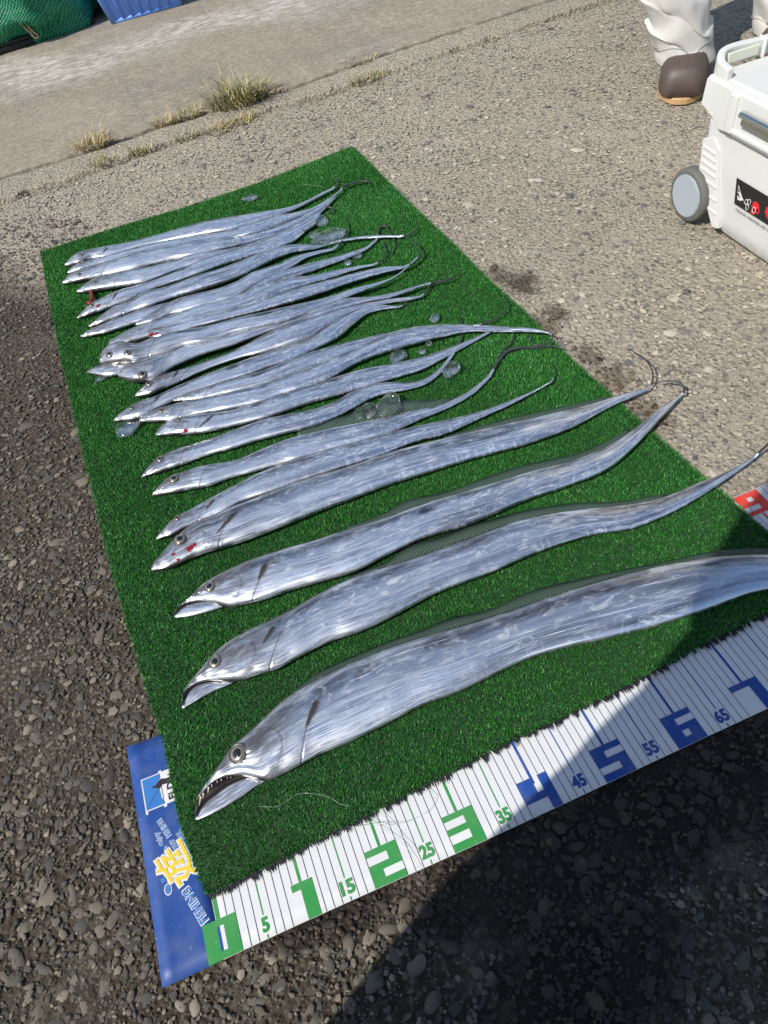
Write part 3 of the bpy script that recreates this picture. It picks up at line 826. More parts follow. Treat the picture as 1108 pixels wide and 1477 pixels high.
DIG = {
 '0': [(-2, 2, 3.35, 4.1), (-2, -0.35, 0.75, 3.35), (0.45, 2, 0.75, 3.35), (-2, 2, 0, 0.75)],
 '1': [(-1.2, -0.15, 3.3, 4.1), (-0.15, 1.4, 0, 4.1)],
 '2': [(-2, 2, 3.35, 4.1), (0.6, 2, 2.4, 3.35), (-2, 2, 1.6, 2.4), (-2, -0.5, 0.7, 1.6), (-2, 2, 0, 0.7)],
 '3': [(0.6, 2, 0, 4.1), (-2, 0.6, 3.4, 4.1), (-2, 0.6, 1.75, 2.5), (-2, 0.6, 0, 0.75)],
 '4': [(0.8, 2, 0, 4.1), (-2, -0.05, 1.3, 4.1), (-0.05, 0.8, 1.3, 2.2)],
 '5': [(-2, 2, 3.35, 4.1), (-2, -0.4, 2.5, 3.35), (-2, 2, 1.65, 2.5), (0.7, 2, 0.75, 1.65), (-2, 2, 0, 0.75)],
 '6': [(-2, 2, 3.35, 4.1), (-2, -0.4, 2.5, 3.35), (-2, 2, 1.75, 2.5), (-2, -0.4, 0.9, 1.75), (0.5, 2, 0.9, 1.75), (-2, 2, 0, 0.9)],
 '7': [(-2, 2, 3.35, 4.1), (0.5, 2, 0, 3.35)],
 '8': [(-2, 2, 3.4, 4.1), (-2, -0.4, 2.5, 3.4), (0.5, 2, 2.5, 3.4), (-2, 2, 1.7, 2.5), (-2, -0.4, 0.8, 1.7), (0.5, 2, 0.8, 1.7), (-2, 2, 0, 0.8)],
 '9': [(-2, 2, 3.2, 4.1), (-2, -0.4, 2.4, 3.2), (0.5, 2, 2.4, 3.2), (-2, 2, 1.65, 2.4), (0.6, 2, 0.75, 1.65), (-2, 2, 0, 0.75)],
}
def ink_for(cm):
    return MAT['ink_green'] if cm < 37 else (MAT['ink_blue'] if cm < 77 else MAT['ink_red'])

_txt_cache = {}
def text_mesh(s, bold=0.0, size=1.0):
    key = (s, bold)
    if key not in _txt_cache:
        cu = bpy.data.curves.new('t', 'FONT'); cu.body = s; cu.size = 1.0; cu.offset = bold
        cu.align_x = 'CENTER'; cu.align_y = 'CENTER'; cu.resolution_u = 3
        o = bpy.data.objects.new('t', cu); col.objects.link(o)
        bpy.context.view_layer.update()
        ev = o.evaluated_get(bpy.context.evaluated_depsgraph_get())
        me = ev.to_mesh()
        V = np.array([v.co[:] for v in me.vertices]) if len(me.vertices) else np.zeros((0, 3))
        F = [tuple(p.vertices) for p in me.polygons]
        ev.to_mesh_clear()
        bpy.data.objects.remove(o); bpy.data.curves.remove(cu)
        if len(V):
            c = (V.max(0) + V.min(0)) / 2
            V = V - c
        _txt_cache[key] = (V, F)
    return _txt_cache[key]

def sheet_text(name, s, cx, cy, h, w, rot, mat, bold=0.03, lift=0.0005, shear=0.0):
    V, F = text_mesh(s, bold)
    if not len(V): return None
    ex = V.max(0) - V.min(0)
    V = V.copy(); V[:, 0] *= w / ex[0]; V[:, 1] *= h / ex[1]
    V[:, 0] += V[:, 1] * shear
    ca, sa = math.cos(rot), math.sin(rot)
    X = cx + V[:, 0] * ca - V[:, 1] * sa; Y = cy + V[:, 0] * sa + V[:, 1] * ca
    P = [(x, y, sheet_z(x, y) + lift) for x, y in zip(X, Y)]
    return link(name, pydata(name, P, F), mat, sheet_root)

def build_sheet_print():
    blk = Print()
    for cm in range(1, 130):
        x = cm / 100.0
        if cm % 5 == 0: continue
        k = cm % 10
        nearest = round(cm / 10) * 10
        y0 = 0.002
        if abs(cm - nearest) < 2 or (abs(cm - nearest) == 2 and False):
            y0 = 0.0445
        blk.rect(x - 0.00035, x + 0.00035, y0, 0.296)
    blk.build('centimetre_lines', MAT['ink_black'])
    seg = {}
    for cm in range(0, 130, 5):
        x = cm / 100.0; ink = ink_for(cm)
        p = Print()
        if cm % 10 == 0:
            if cm == 0: p.rect(-0.0030, 0.0020, 0.0442, 0.296)
            else: p.rect(x - 0.0017, x + 0.0017, 0.0442 if cm != 40 else 0.036, 0.253)
        else:
            p.rect(x - 0.0007, x + 0.0007, 0.0275, 0.296)
            p.rect(x - 0.0007, x + 0.0007, 0.0020, 0.0068)
        p.build('scale_line', ink)
        if cm % 10 == 0 and cm <= 120:
            d = Print()
            ch = str(cm // 10)
            if len(ch) == 1:
                for (a, b, c_, e) in DIG[ch]:
                    d.rect(x + a / 100, x + b / 100, 0.0030 + c_ / 100, 0.0030 + e / 100, 0.0006)
            else:
                for q, cc in enumerate(ch):
                    for (a, b, c_, e) in DIG[cc]:
                        d.rect(x - 0.0105 + q * 0.021 + a / 200, x - 0.0105 + q * 0.021 + b / 200, 0.003 + c_ / 100, 0.003 + e / 100, 0.0006)
            d.build('numeral', ink)
            if cm >= 90:
                d = Print()
                for q, cc in enumerate(ch):
                    sc = 1.0 if len(ch) == 1 else 0.5
                    ox = 0 if len(ch) == 1 else -0.0105 + q * 0.021
                    for (a, b, c_, e) in DIG[cc]:
                        d.rect(x + ox + a / 100 * sc, x + ox + b / 100 * sc, 0.254 + c_ / 100, 0.254 + e / 100, 0.0006)
                d.build('numeral', ink)
        elif cm % 10 == 5:
            sheet_text('numeral', str(cm), x, 0.0172, 0.0165, 0.0085 if cm < 10 else 0.0172, 0.0, ink, 0.045, 0.0006)
    # blue-white sliver inside the zero
    p = Print(); p.rect(-0.0035, -0.0002, 0.0105, 0.0365, 0.0008); p.build('zero_counter', MAT['ink_blue'])
    p = Print(); p.rect(-0.0002, 0.0045, 0.0105, 0.0365, 0.0008); p.build('zero_counter', MAT['vinyl_white'])
    # ---- left panel lettering
    R90 = math.radians(90 + 19)
    def two(s, cx, cy, h, w, rot, ink, bold=0.02, edge=0.075, nm='lettering'):
        sheet_text(nm, s, cx, cy, h * 1.12, w * 1.06, rot, MAT['st_white'], edge, 0.0005)
        sheet_text(nm, s, cx, cy, h, w, rot, ink, bold, 0.0008)
    two('FISHING', -0.0233, 0.0690, 0.0105, 0.046, R90, MAT['ink_sky'], 0.03)
    two('So', -0.0452, 0.1440, 0.0070, 0.0098, R90, MAT['ink_sky'])
    two('enjoy', -0.0509, 0.1610, 0.0080, 0.0185, R90 - 0.12, MAT['ink_sky'])
    two('your', -0.0340, 0.1475, 0.0078, 0.0135, R90, MAT['ink_sky'])
    two('FISHING', -0.0430, 0.1710, 0.0070, 0.0260, R90, MAT['ink_sky'])
    two('world.', -0.0240, 0.1520, 0.0078, 0.0165, R90, MAT['ink_sky'])
    # 遊 built stroke by stroke
    strokes = [((.02, .66), (.20, .66)), ((.20, .66), (.10, .44)), ((.10, .44), (.20, .24)), ((.02, .10), (.20, .24)), ((.20, .20), (.45, .10)), ((.45, .10), (1.04, .05)),
               ((.26, .82), (.60, .82)), ((.42, .82), (.39, .55)), ((.39, .55), (.27, .26)), ((.41, .62), (.59, .62)), ((.58, .62), (.55, .28)), ((.56, .29), (.46, .29)),
               ((.73, 1.0), (.63, .78)), ((.68, .88), (1.0, .88)), ((.66, .71), (.96, .71)), ((.95, .71), (.80, .58)), ((.80, .60), (.80, .27)), ((.82, .27), (.68, .27)), ((.62, .48), (1.02, .48))]
    def em(u_, v_):
        a = (u_ - 0.5) * 0.044; b = (v_ - 0.5) * 0.040
        return (-0.0365 + a * math.cos(R90) - b * math.sin(R90), 0.1200 + a * math.sin(R90) + b * math.cos(R90))
    for width, inkm, lf, nm in ((0.20, 'st_white', 0.0004, 'emblem_edge'), (0.095, 'ink_yellow', 0.0010, 'emblem')):
        p = Print()
        for q, (A_, B_) in enumerate(strokes):
            A_ = np.array(A_); B_ = np.array(B_); d_ = (B_ - A_) / np.linalg.norm(B_ - A_); n_ = np.array([-d_[1], d_[0]]) * width / 2
            A_ = A_ - d_ * width * 0.35; B_ = B_ + d_ * width * 0.35
            p.poly([em(*(A_ - n_)), em(*(B_ - n_)), em(*(B_ + n_)), em(*(A_ + n_))], lf + q * 0.000025)
        p.build(nm, MAT[inkm])
    p = Print(); p.poly([em(.36, .93), em(.50, .93), em(.50, 1.06), em(.36, 1.06)], 0.0016); p.build('emblem_dot', MAT['ink_sky'])
    p = Print(); n = 22
    p.poly([(-0.0505 + 0.0048 * math.cos(a), 0.0985 + 0.0068 * math.sin(a)) for a in np.linspace(0, 2 * math.pi, n, endpoint=False)], 0.0008)
    p.build('emblem_dot_edge', MAT['st_white'])
    p = Print()
    p.poly([(-0.0505 + 0.0036 * math.cos(a), 0.0985 + 0.0056 * math.sin(a)) for a in np.linspace(0, 2 * math.pi, n, endpoint=False)], 0.0012)
    p.build('emblem_dot', MAT['ink_sky'])
    # ---- framed logo partly under the turf
    x0, x1, y0, y1 = -0.0606, -0.0080, 0.2010, 0.2425
    p = Print()
    p.rect(x0 - .0016, x1 + .0016, y0 - .0016, y0, 0.0005); p.rect(x0 - .0016, x1 + .0016, y1, y1 + .0016, 0.0005)
    p.rect(x0 - .0016, x0, y0, y1, 0.0005); p.rect(x1, x1 + .0016, y0, y1, 0.0005)
    p.rect(-0.0385, -0.0345, y0 - .0046, y0 - .0016, 0.0005); p.rect(-0.0385, -0.0345, y1 + .0016, y1 + .0040, 0.0005)
    p.rect(x0 - .0016, x0 + .0014, y0 - .0052, y0 - .0016, 0.0005)
    p.build('logo_frame', MAT['st_white'])
    p = Print()
    p.poly([(x0, y0), (-0.0360, y0), (-0.0395, 0.2100), (-0.0400, 0.2230), (-0.0372, y1), (x0, y1)], 0.0007); p.build('logo_field', MAT['ink_sky'])
    p = Print()
    p.poly([(-0.0360, y0), (x1, y0), (x1, y1), (-0.0372, y1), (-0.0400, 0.2230), (-0.0395, 0.2100)], 0.0007); p.build('logo_field', MAT['st_white'])
    p = Print()
    p.poly([(-0.0485, 0.2268), (-0.0440, 0.2250), (-0.0400, 0.2225), (-0.0360, 0.2262), (-0.0280, 0.2250), (-0.0180, 0.2262), (-0.0180, 0.2335), (-0.0300, 0.2325), (-0.0350, 0.2345), (-0.0400, 0.2330), (-0.0440, 0.2295), (-0.0495, 0.2285)], 0.0011)
    for s, e, w in (((-0.0585, 0.2035), (-0.0415, 0.2235), 0.00022), ((-0.0375, y0), (-0.0375, y1), 0.0003)):
        d = np.array(e) - np.array(s); nn = np.array([-d[1], d[0]]) / np.linalg.norm(d) * w
        p.poly([tuple(np.array(s) - nn), tuple(np.array(e) - nn), tuple(np.array(e) + nn), tuple(np.array(s) + nn)], 0.0011)
    p.build('logo_figure', MAT['ink_black'])
    sheet_text('lettering', 'FLD', -0.0262, 0.2145, 0.0095, 0.0235, math.radians(90), MAT['ink_black'], 0.03, 0.0012)
build_sheet_print()

# ------------------------------------------------------------------ turf
turf = empty('artificial_turf', (0.4, 0.9, 0.0))
tag(turf, 'green artificial grass mat carrying the fish', 'turf mat')
def mat_z(P):
    z = np.full(len(P), 0.0)
    over = (P[:, 1] < SH_Y1) & (P[:, 0] > SH_X0)
    # lifts slightly where the sheet lies below it
    return z + np.clip((SH_Y1 + 0.04 - P[:, 1]) / 0.05, 0, 1) * 0.0018
def build_turf():
    ns, nt = 46, 86
    S, Tt = np.meshgrid(np.linspace(0, 1, ns), np.linspace(0, 1, nt))
    P = mat_pt(S.ravel(), Tt.ravel()); P[:, 2] = 0.0045 + mat_z(P)
    idx = np.arange(ns * nt).reshape(nt, ns)
    F = [(int(idx[j, i]), int(idx[j, i + 1]), int(idx[j + 1, i + 1]), int(idx[j + 1, i])) for j in range(nt - 1) for i in range(ns - 1)]
    o = link('backing', pydata('backing', P, F, True), MAT['backing'], turf)
    m = o.modifiers.new('t', 'SOLIDIFY'); m.thickness = 0.0022; m.offset = -1
    # pile
    n = 560000
    # denser (by area in the picture) towards the near end
    t = rng.uniform(0, 1, n); s = rng.uniform(0, 1, n)
    B = mat_pt(s, t); B[:, 2] = 0.0045 + mat_z(B)
    far = np.clip(t, 0, 1)
    a = rng.uniform(0, 2 * math.pi, n)
    w = (0.00042 + 0.00024 * rng.uniform(0, 1, n)) * (1 + 0.7 * far)
    h = 0.0034 + 0.0026 * rng.uniform(0, 1, n)
    patchn = np.array([mnoise.noise((x * 6.0, y * 6.0, 2.0)) for x, y in B[:, :2]])
    h = h * (1 + 0.22 * patchn)
    lean = rng.normal(0, 0.0018, (n, 2)) + np.c_[0.0016 * patchn, 0.0012 * patchn + 0.0003]
    side = np.c_[np.cos(a) * w, np.sin(a) * w, np.zeros(n)]
    tip = B + np.c_[lean, h]
    V = np.empty((n * 3, 3)); V[0::3] = B - side; V[1::3] = B + side; V[2::3] = tip + side * 0.35
    T = np.arange(n * 3).reshape(n, 3)
    o = link('pile', tri_mesh('pile', V, T), MAT['blade'], turf); tag(o, 'short green plastic grass blades', kind='stuff')
    # ragged edge: blades leaning out along the cut edges
    E = []
    def edge(sv, tv, out, cnt, L):
        k = len(sv)
        Bp = mat_pt(sv, tv); Bp[:, 2] = 0.0045 + mat_z(Bp)
        return Bp
    segs = []
    n1 = 5200; tv = rng.uniform(0, 1, n1)
    Bp = mat_pt(np.zeros(n1), tv); d = -MAX_; segs.append((Bp, d, 0.005))
    Bp = mat_pt(np.ones(n1), tv); segs.append((Bp, MAX_, 0.005))
    n2 = 3000; sv = rng.uniform(0, 1, n2)
    segs.append((mat_pt(sv, np.zeros(n2)), -MAY, 0.004)); segs.append((mat_pt(sv, np.ones(n2)), MAY, 0.004))
    Vv = []
    for Bp, d, L in segs:
        m_ = len(Bp); Bp = Bp.copy(); Bp[:, 2] = 0.0050 + mat_z(Bp)
        a = rng.uniform(0, 6.28, m_); w = rng.uniform(0.0004, 0.0008, m_)
        side = np.c_[np.cos(a) * w, np.sin(a) * w, np.zeros(m_)]
        tip = Bp + d * (rng.uniform(-0.3, 1, m_) * L)[:, None] + np.c_[rng.normal(0, .0015, (m_, 2)), rng.uniform(-0.001, 0.0055, m_)]
        V = np.empty((m_ * 3, 3)); V[0::3] = Bp - side; V[1::3] = Bp + side; V[2::3] = tip
        Vv.append(V)
    V = np.vstack(Vv)
    o = link('edge_blades', tri_mesh('edge_blades', V, np.arange(len(V)).reshape(-1, 3)), MAT['blade'], turf); tag(o, 'green blades sticking out along the mat edges', kind='stuff')
    # black fringe along the near edge: clumps of frayed backing strands
    Vq = []; Tq = []
    ncl = 230
    for k in range(ncl):
        s0 = (k + random.uniform(-0.4, 0.4)) / ncl
        if random.random() < 0.08: continue
        Lc = random.uniform(0.006, 0.0155); cl_t = random.gauss(0.05, 0.18)
        for j in range(random.randint(8, 15)):
            s1 = min(1, max(0, s0 + random.gauss(0, 0.0014)))
            b = mat_pt(np.array([s1]), np.array([0.0]))[0]
            L = Lc * random.uniform(0.6, 1.1); w = random.uniform(0.0005, 0.0009)
            z0 = 0.0062
            dirv = -MAY + MAX_ * (cl_t + random.gauss(0.0, 0.07))
            b = b + MAY * 0.003
            p1 = b + np.array([0, 0, z0]); p2 = b + dirv * L * 0.6 + np.array([0, 0, z0 + random.uniform(-0.001, 0.0015)]); p3 = b + dirv * L + np.array([0, 0, random.uniform(0.0035, 0.006)])
            i0 = len(Vq)
            Vq += [p1 - MAX_ * w, p1 + MAX_ * w, p2 + MAX_ * w, p2 - MAX_ * w, p3 + MAX_ * w * .5]
            Tq += [(i0, i0 + 1, i0 + 2), (i0, i0 + 2, i0 + 3), (i0 + 3, i0 + 2, i0 + 4)]
    o = link('frayed_fringe', tri_mesh('frayed_fringe', np.array(Vq), np.array(Tq)), MAT['fringe'], turf); tag(o, 'black frayed strands along the near edge', kind='stuff')
build_turf()
# ------------------------------------------------------------------ fish
ZM = 0.0096        # top of the pile pressed down
unit_sphere = None
def sphere_mesh(name, seg=20, ring=12):
    bm = bmesh.new(); bmesh.ops.create_uvsphere(bm, u_segments=seg, v_segments=ring, radius=1.0)
    return bm_mesh(name, bm, True)
EYE_ME = sphere_mesh('eye'); EYE_ME.materials.append(MAT['iris'])
PUP_ME = sphere_mesh('pupil'); PUP_ME.materials.append(MAT['pupil'])
def torus_mesh(name, R_, r_, n=28, m=8):
    V = []; F = []
    for i in range(n):
        a = 2 * math.pi * i / n
        for j in range(m):
            b = 2 * math.pi * j / m
            V.append(((R_ + r_ * math.cos(b)) * math.cos(a), (R_ + r_ * math.cos(b)) * math.sin(a), r_ * math.sin(b)))
    for i in range(n):
        for j in range(m):
            F.append((i * m + j, ((i + 1) % n) * m + j, ((i + 1) % n) * m + (j + 1) % m, i * m + (j + 1) % m))
    return pydata(name, V, F, True)
RIM_ME = torus_mesh('eye_rim', 1.05, 0.11); RIM_ME.materials.append(MAT['rim'])

def loft(Dp, Vp, zb, tk, nst, nseg=26, wmax=None, lift=None, tail_round=True, relief=False):
    """Dp, Vp: matched photo outlines (n x 2). Returns verts, faces, uvs, per-station info.
    Every station is set down on the mat at height zb and given its own thickness."""
    V = []; UV = []; info = []
    ncol = nseg
    # first pass world widths
    Dw = np.array([up(x, y, zb + 0.008) for x, y in Dp]); Vw = np.array([up(x, y, zb + 0.008) for x, y in Vp])
    wd = np.linalg.norm(Dw - Vw, axis=1)
    if wmax is None: wmax = wd.max()
    n = len(Dp); s = 0; prev = None
    for i in range(n):
        w = wd[i]
        ratio = tk * (1 + 1.6 * max(0, 1 - w / (0.35 * wmax)) ** 1.5) if tail_round else tk
        ratio = min(ratio, 0.85)
        T = max(w * ratio, 0.0016)
        T = min(T, tk * wmax * 1.05)
        zl = zb + (lift[i] if lift is not None else 0)
        zc = zl + 0.45 * T
        D = up(Dp[i][0], Dp[i][1], zc); U = up(Vp[i][0], Vp[i][1], zc)
        c = (D + U) / 2; h = (D - U) / 2
        if prev is not None: s += np.linalg.norm(c - prev)
        prev = c
        info.append((c, h, T, s, zl))
        for k in range(ncol):
            a = 2 * math.pi * k / ncol
            ca, sa = math.cos(a), math.sin(a)
            x = math.copysign(abs(ca) ** 0.82, ca)
            if sa >= 0: z = 0.55 * T * abs(sa) ** 0.85
            else: z = -0.45 * T * abs(sa) ** 0.6
            if sa > 0 and relief:
                u_ = s / wmax; v_ = (x + 1) / 2
                ug = 1.42 + 0.62 * v_ if v_ < 0.7 else 1.85 - (v_ - 0.7) * 3
                st = lambda e, w_: 1 / (1 + math.exp(-max(-30, min(30, e / w_))))
                up_ = 1.30 - 1.6 * (v_ - 0.45) ** 2
                dz = 0.020 * st(ug - u_, 0.018) + 0.013 * st(up_ - u_, 0.02) - 0.018 * math.exp(-((u_ - 0.95) / 0.16) ** 2 - ((v_ - 0.40) / 0.22) ** 2)
                dz += 0.016 * math.exp(-((v_ - 0.64) / 0.07) ** 2) * st(1.25 - u_, 0.12) * st(u_ - 0.2, 0.05)
                dz += 0.010 * mnoise.noise((u_ * 5, v_ * 5, wmax * 900)) * st(1.9 - u_, 0.1)
                z += dz * wmax * sa ** 0.7 * min(1.0, T / (0.12 * wmax))
            V.append(c + h * x + np.array([0, 0, z])); UV.append((s / wmax, (x + 1) / 2))
    F = []
    for i in range(n - 1):
        for k in range(ncol):
            k2 = (k + 1) % ncol
            F.append((i * ncol + k, i * ncol + k2, (i + 1) * ncol + k2, (i + 1) * ncol + k))
    F.append(tuple(range(ncol))[::-1]); F.append(tuple((n - 1) * ncol + k for k in range(ncol)))
    return V, F, UV, info, wmax

def mesh_uv(name, V, F, UV):
    me = pydata(name, V, F, True)
    l = me.uv_layers.new(name='UVMap')
    vi = np.empty(len(me.loops), dtype=np.int32); me.loops.foreach_get('vertex_index', vi)
    l.data.foreach_set('uv', np.array(UV, dtype=np.float32)[vi].ravel())
    bm = bmesh.new(); bm.from_mesh(me)
    bmesh.ops.recalc_face_normals(bm, faces=bm.faces[:]); bm.to_mesh(me); bm.free()
    return me

def surf_z(info, p):
    """height of the upper skin nearest to a point"""
    best = min(info, key=lambda t: (t[0][0] - p[0]) ** 2 + (t[0][1] - p[1]) ** 2)
    c, h, T, s, zl = best
    x = np.dot(p[:2] - c[:2], h[:2]) / (np.dot(h[:2], h[:2]) + 1e-12)
    x = min(0.98, abs(x))
    sa = math.sqrt(max(0.0, 1 - x ** (2 / 0.82)))
    return c[2] + 0.55 * T * sa ** 0.85

def on_fish(info, px, py, zb):
    p = up(px, py, zb + 0.01)
    for _ in range(4):
        z = surf_z(info, p); p = up(px, py, z)
    return p

FISH_N = [0]
def fish(label, D, V, fil=None, zb=0.0, tk=0.27, eyes=(), pairs=False, fin=None, jaw=None, pec=None, nst=None, blood=None, tail_lift=0.0, teeth=False, flip=False):
    D = np.array(D, float); V = np.array(V, float); zb = ZM + zb
    L = np.linalg.norm(np.diff(D, axis=0), axis=1).sum()
    nst = nst or int(min(240, max(60, L / 4)))
    if pairs:
        mid = (D + V) / 2
        par = np.r_[0, np.cumsum(np.linalg.norm(np.diff(mid, axis=0), axis=1))]
        tt = np.linspace(0, 1, nst) ** 1.5
        Dp = spline(D, tt, par); Vp = spline(V, tt, par)
    else:
        # uniform sampling, denser around the head
        tt = np.linspace(0, 1, nst) ** 1.3
        Dp = spline(D, tt); Vp = spline(V, tt)
    nb = len(Dp)
    lift = np.zeros(nb)
    if fil is not None:
        tipc = (Dp[-1] + Vp[-1]) / 2; w0 = np.linalg.norm(Dp[-1] - Vp[-1])
        C_ = spline(np.vstack([[tipc], np.array(fil, float)]), max(14, len(fil) * 5))[1:]
        tan = np.gradient(C_, axis=0); tan /= np.linalg.norm(tan, axis=1)[:, None] + 1e-9
        # side vector continuous with the body's D-V direction
        side = np.c_[tan[:, 1], -tan[:, 0]]
        d0 = Dp[-1] - Vp[-1]
        if np.dot(side[0], d0) < 0: side = -side
        ww = np.linspace(max(min(w0, 4.5), 2.2), 1.1, len(C_))[:, None]
        Dp = np.vstack([Dp, C_ + side * ww / 2]); Vp = np.vstack([Vp, C_ - side * ww / 2])
        lf = np.linspace(0, 1, len(C_))
        lift = np.r_[lift, tail_lift * np.sin(lf * math.pi * 0.8)]
    k = FISH_N[0]; FISH_N[0] += 1
    # gentle undulation of the flank
    und = np.array([0.0012 * mnoise.noise((i * 0.12, k * 5.1, 0.0)) + 0.0007 for i in range(len(Dp))]) * (np.arange(len(Dp)) > 6)
    lift = lift + und
    NS = 44 if L > 560 else 30
    Vs, F, UV, info, wmax = loft(Dp, Vp, zb, tk, nst, nseg=NS, lift=lift, relief=True)
    mi = []
    n0 = len(Vs)
    if jaw is not None:
        jd, jv = np.array(jaw[0], float), np.array(jaw[1], float)
        jn = 26
        Jd, Jv = spline(jd, jn), spline(jv, jn)
        V2, F2, UV2, inf2, _ = loft(Jd, Jv, zb, tk * 0.8, jn, nseg=18, wmax=wmax, tail_round=False)
        Vs = Vs + V2; UV = UV + [(u_ + 0.35, 0.16 + v_ * 0.26) for u_, v_ in UV2]; F = F + [tuple(i + n0 for i in f_) for f_ in F2]
    base = info[0][0]
    root = empty('cutlassfish', (base[0], base[1], zb))
    tag(root, label, 'fish', 'fish laid in a row on the turf')
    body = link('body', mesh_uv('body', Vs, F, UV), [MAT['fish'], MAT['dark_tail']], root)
    if fil is not None:
        st_ = (nb + 2) * NS
        for pl_ in body.data.polygons:
            if pl_.vertices[0] >= st_ and pl_.vertices[0] < n0: pl_.material_index = 1
    bvh = BVHTree.FromPolygons([Vector(tuple(map(float, q))) for q in Vs], F)
    def hit(px, py):
        d_ = CR @ np.array([(px - PW / 2) / FPX, -(py - PH / 2) / FPX, -1.0]); d_ /= np.linalg.norm(d_)
        loc, nor, _i, _d = bvh.ray_cast(Vector(CC), Vector(d_))
        if loc is None: return on_fish(info, px, py, zb), np.array([0, 0, 1.0])
        nor = np.array(nor); nor = nor if nor[2] > 0 else -nor
        return np.array(loc), nor
    # mouth lining between the jaws
    if jaw is not None and len(jaw) > 2:
        up_l = spline(jaw[2], 14); lo_l = spline(jaw[0], 14)[:14]
        zz = zb + 0.0022
        P = [up(x, y, zz) for x, y in up_l] + [up(x, y, zz) for x, y in lo_l]
        n_ = len(up_l)
        Fm = [(i, i + 1, n_ + i + 1, n_ + i) for i in range(n_ - 1)]
        o = link('mouth_lining', pydata('mouth_lining', P, Fm, True), MAT['mouth'], root)
        sol = o.modifiers.new('s', 'SOLIDIFY'); sol.thickness = 0.004; sol.offset = -1
        if teeth:
            Vt = []; Ft = []
            for q, t_ in enumerate(np.linspace(0.05, 0.85, 12) + np.array([random.uniform(-0.02, 0.02) for _ in range(12)])):
                a = spline(jaw[2], np.array([t_]))[0]; b = spline(jaw[0], np.array([t_]))[0]
                ln = random.uniform(0.15, 0.36) if q > 2 else random.uniform(0.42, 0.7)
                z1 = zb + 0.0075
                A_ = up(a[0], a[1], z1); B_ = up(*(a + (b - a) * ln), z1 - 0.002)
                dv = B_ - A_; sidev = np.cross(dv, [0, 0, 1.0]); sidev /= np.linalg.norm(sidev); r_ = 0.0010 if q > 2 else 0.0017
                i0 = len(Vt)
                for m_ in range(6):
                    th = m_ * math.pi / 3
                    Vt.append(A_ + r_ * (math.cos(th) * sidev + math.sin(th) * np.array([0, 0, 1.0])))
                Vt.append(B_)
                Ft += [(i0 + m_, i0 + (m_ + 1) % 6, i0 + 6) for m_ in range(6)]
            link('teeth', pydata('teeth', Vt, Ft, True), MAT['teeth'], root)
    # eyes
    for (ex, ey, er) in eyes:
        p, nr_ = hit(ex, ey); r_ = er * 1.08 * mpp(p)
        e = bpy.data.objects.new('eye', EYE_ME); col.objects.link(e); e.parent = root
        e.matrix_parent_inverse = Matrix.Translation(root.location).inverted()
        nr_ = Vector(nr_ + np.array([0, 0, 0.8])).normalized()
        e.rotation_euler = nr_.to_track_quat('Z', 'Y').to_euler()
        e.location = Vector(p) + nr_ * 0.03 * r_; e.scale = (r_, r_, r_ * 0.36)
        q = bpy.data.objects.new('pupil', PUP_ME); col.objects.link(q); q.parent = e
        q.location = (0.04, 0.03, 0.58); q.scale = (0.62, 0.60, 0.62)
        rm = bpy.data.objects.new('eye_rim', RIM_ME); col.objects.link(rm); rm.parent = e
        rm.location = (0, 0, 0.2); rm.scale = (1.04, 1.04, 2.2)
    # dorsal fin
    if fin is not None:
        fo = spline(fin, 70)
        # inner edge: nearest dorsal outline
        inner = []
        for pnt in fo:
            j = int(np.argmin(np.linalg.norm(Dp - pnt, axis=1)))
            inner.append(j)
        Vf = []; Uf = []; Ff = []; s_ = 0; pv = None
        for q, pnt in enumerate(fo):
            c, h, T, s, zl = info[inner[q]]
            inn = c + h * 0.93 + np.array([0, 0, 0.10 * T])
            out = up(pnt[0], pnt[1], zb + 0.004 + 0.002 * math.sin(q * 0.5))
            midp = (inn + out) / 2 + np.array([0, 0, 0.0018])
            if pv is not None: s_ += np.linalg.norm(out - pv)
            pv = out
            for m_, pp in enumerate((inn, midp, out)):
                Vf.append(pp); Uf.append((s_ / 0.06, m_ / 2))
        for q in range(len(fo) - 1):
            for m_ in range(2):
                a = q * 3 + m_; Ff.append((a, a + 3, a + 4, a + 1))
        o = link('dorsal_fin', mesh_uv('dorsal_fin', Vf, Ff, Uf), MAT['fin'], root)
        sol = o.modifiers.new('s', 'SOLIDIFY'); sol.thickness = 0.0006
    # pectoral fin
    if pec is not None:
        (bx, by), (tx, ty), wpx = pec
        b = hit(bx, by)[0]; t_ = hit(tx, ty)[0]; md_ = hit((bx + tx) / 2, (by + ty) / 2)[0]
        d = t_ - b; nrm = np.cross(d, [0, 0, 1.0]); nrm /= np.linalg.norm(nrm); wm = wpx * mpp(b)
        Vf = []; Ff = []; Uf2 = []
        N = 9
        for q in range(N):
            f_ = q / (N - 1)
            wv = wm * np.interp(f_, [0, 0.2, 0.7, 0.9, 1.0], [0.16, 0.35, 0.85, 0.8, 0.35])
            c = b + d * f_ + np.array([0, 0, 0.0007 + 0.0004 * math.sin(math.pi * f_)]) + (md_ - (b + t_) / 2) * math.sin(math.pi * f_)
            for m_ in (-1, -0.33, 0.33, 1):
                Vf.append(c + nrm * wv * m_ * 0.5 + np.array([0, 0, 0.0006 * (1 - abs(m_))])); Uf2.append((f_, (m_ + 1) / 2))
        for q in range(N - 1):
            for m_ in range(3):
                a = q * 4 + m_; Ff.append((a, a + 4, a + 5, a + 1))
        o = link('pectoral_fin', mesh_uv('pectoral_fin', Vf, Ff, Uf2), MAT['dark_fin'], root)
        sol = o.modifiers.new('s', 'SOLIDIFY'); sol.thickness = 0.0005
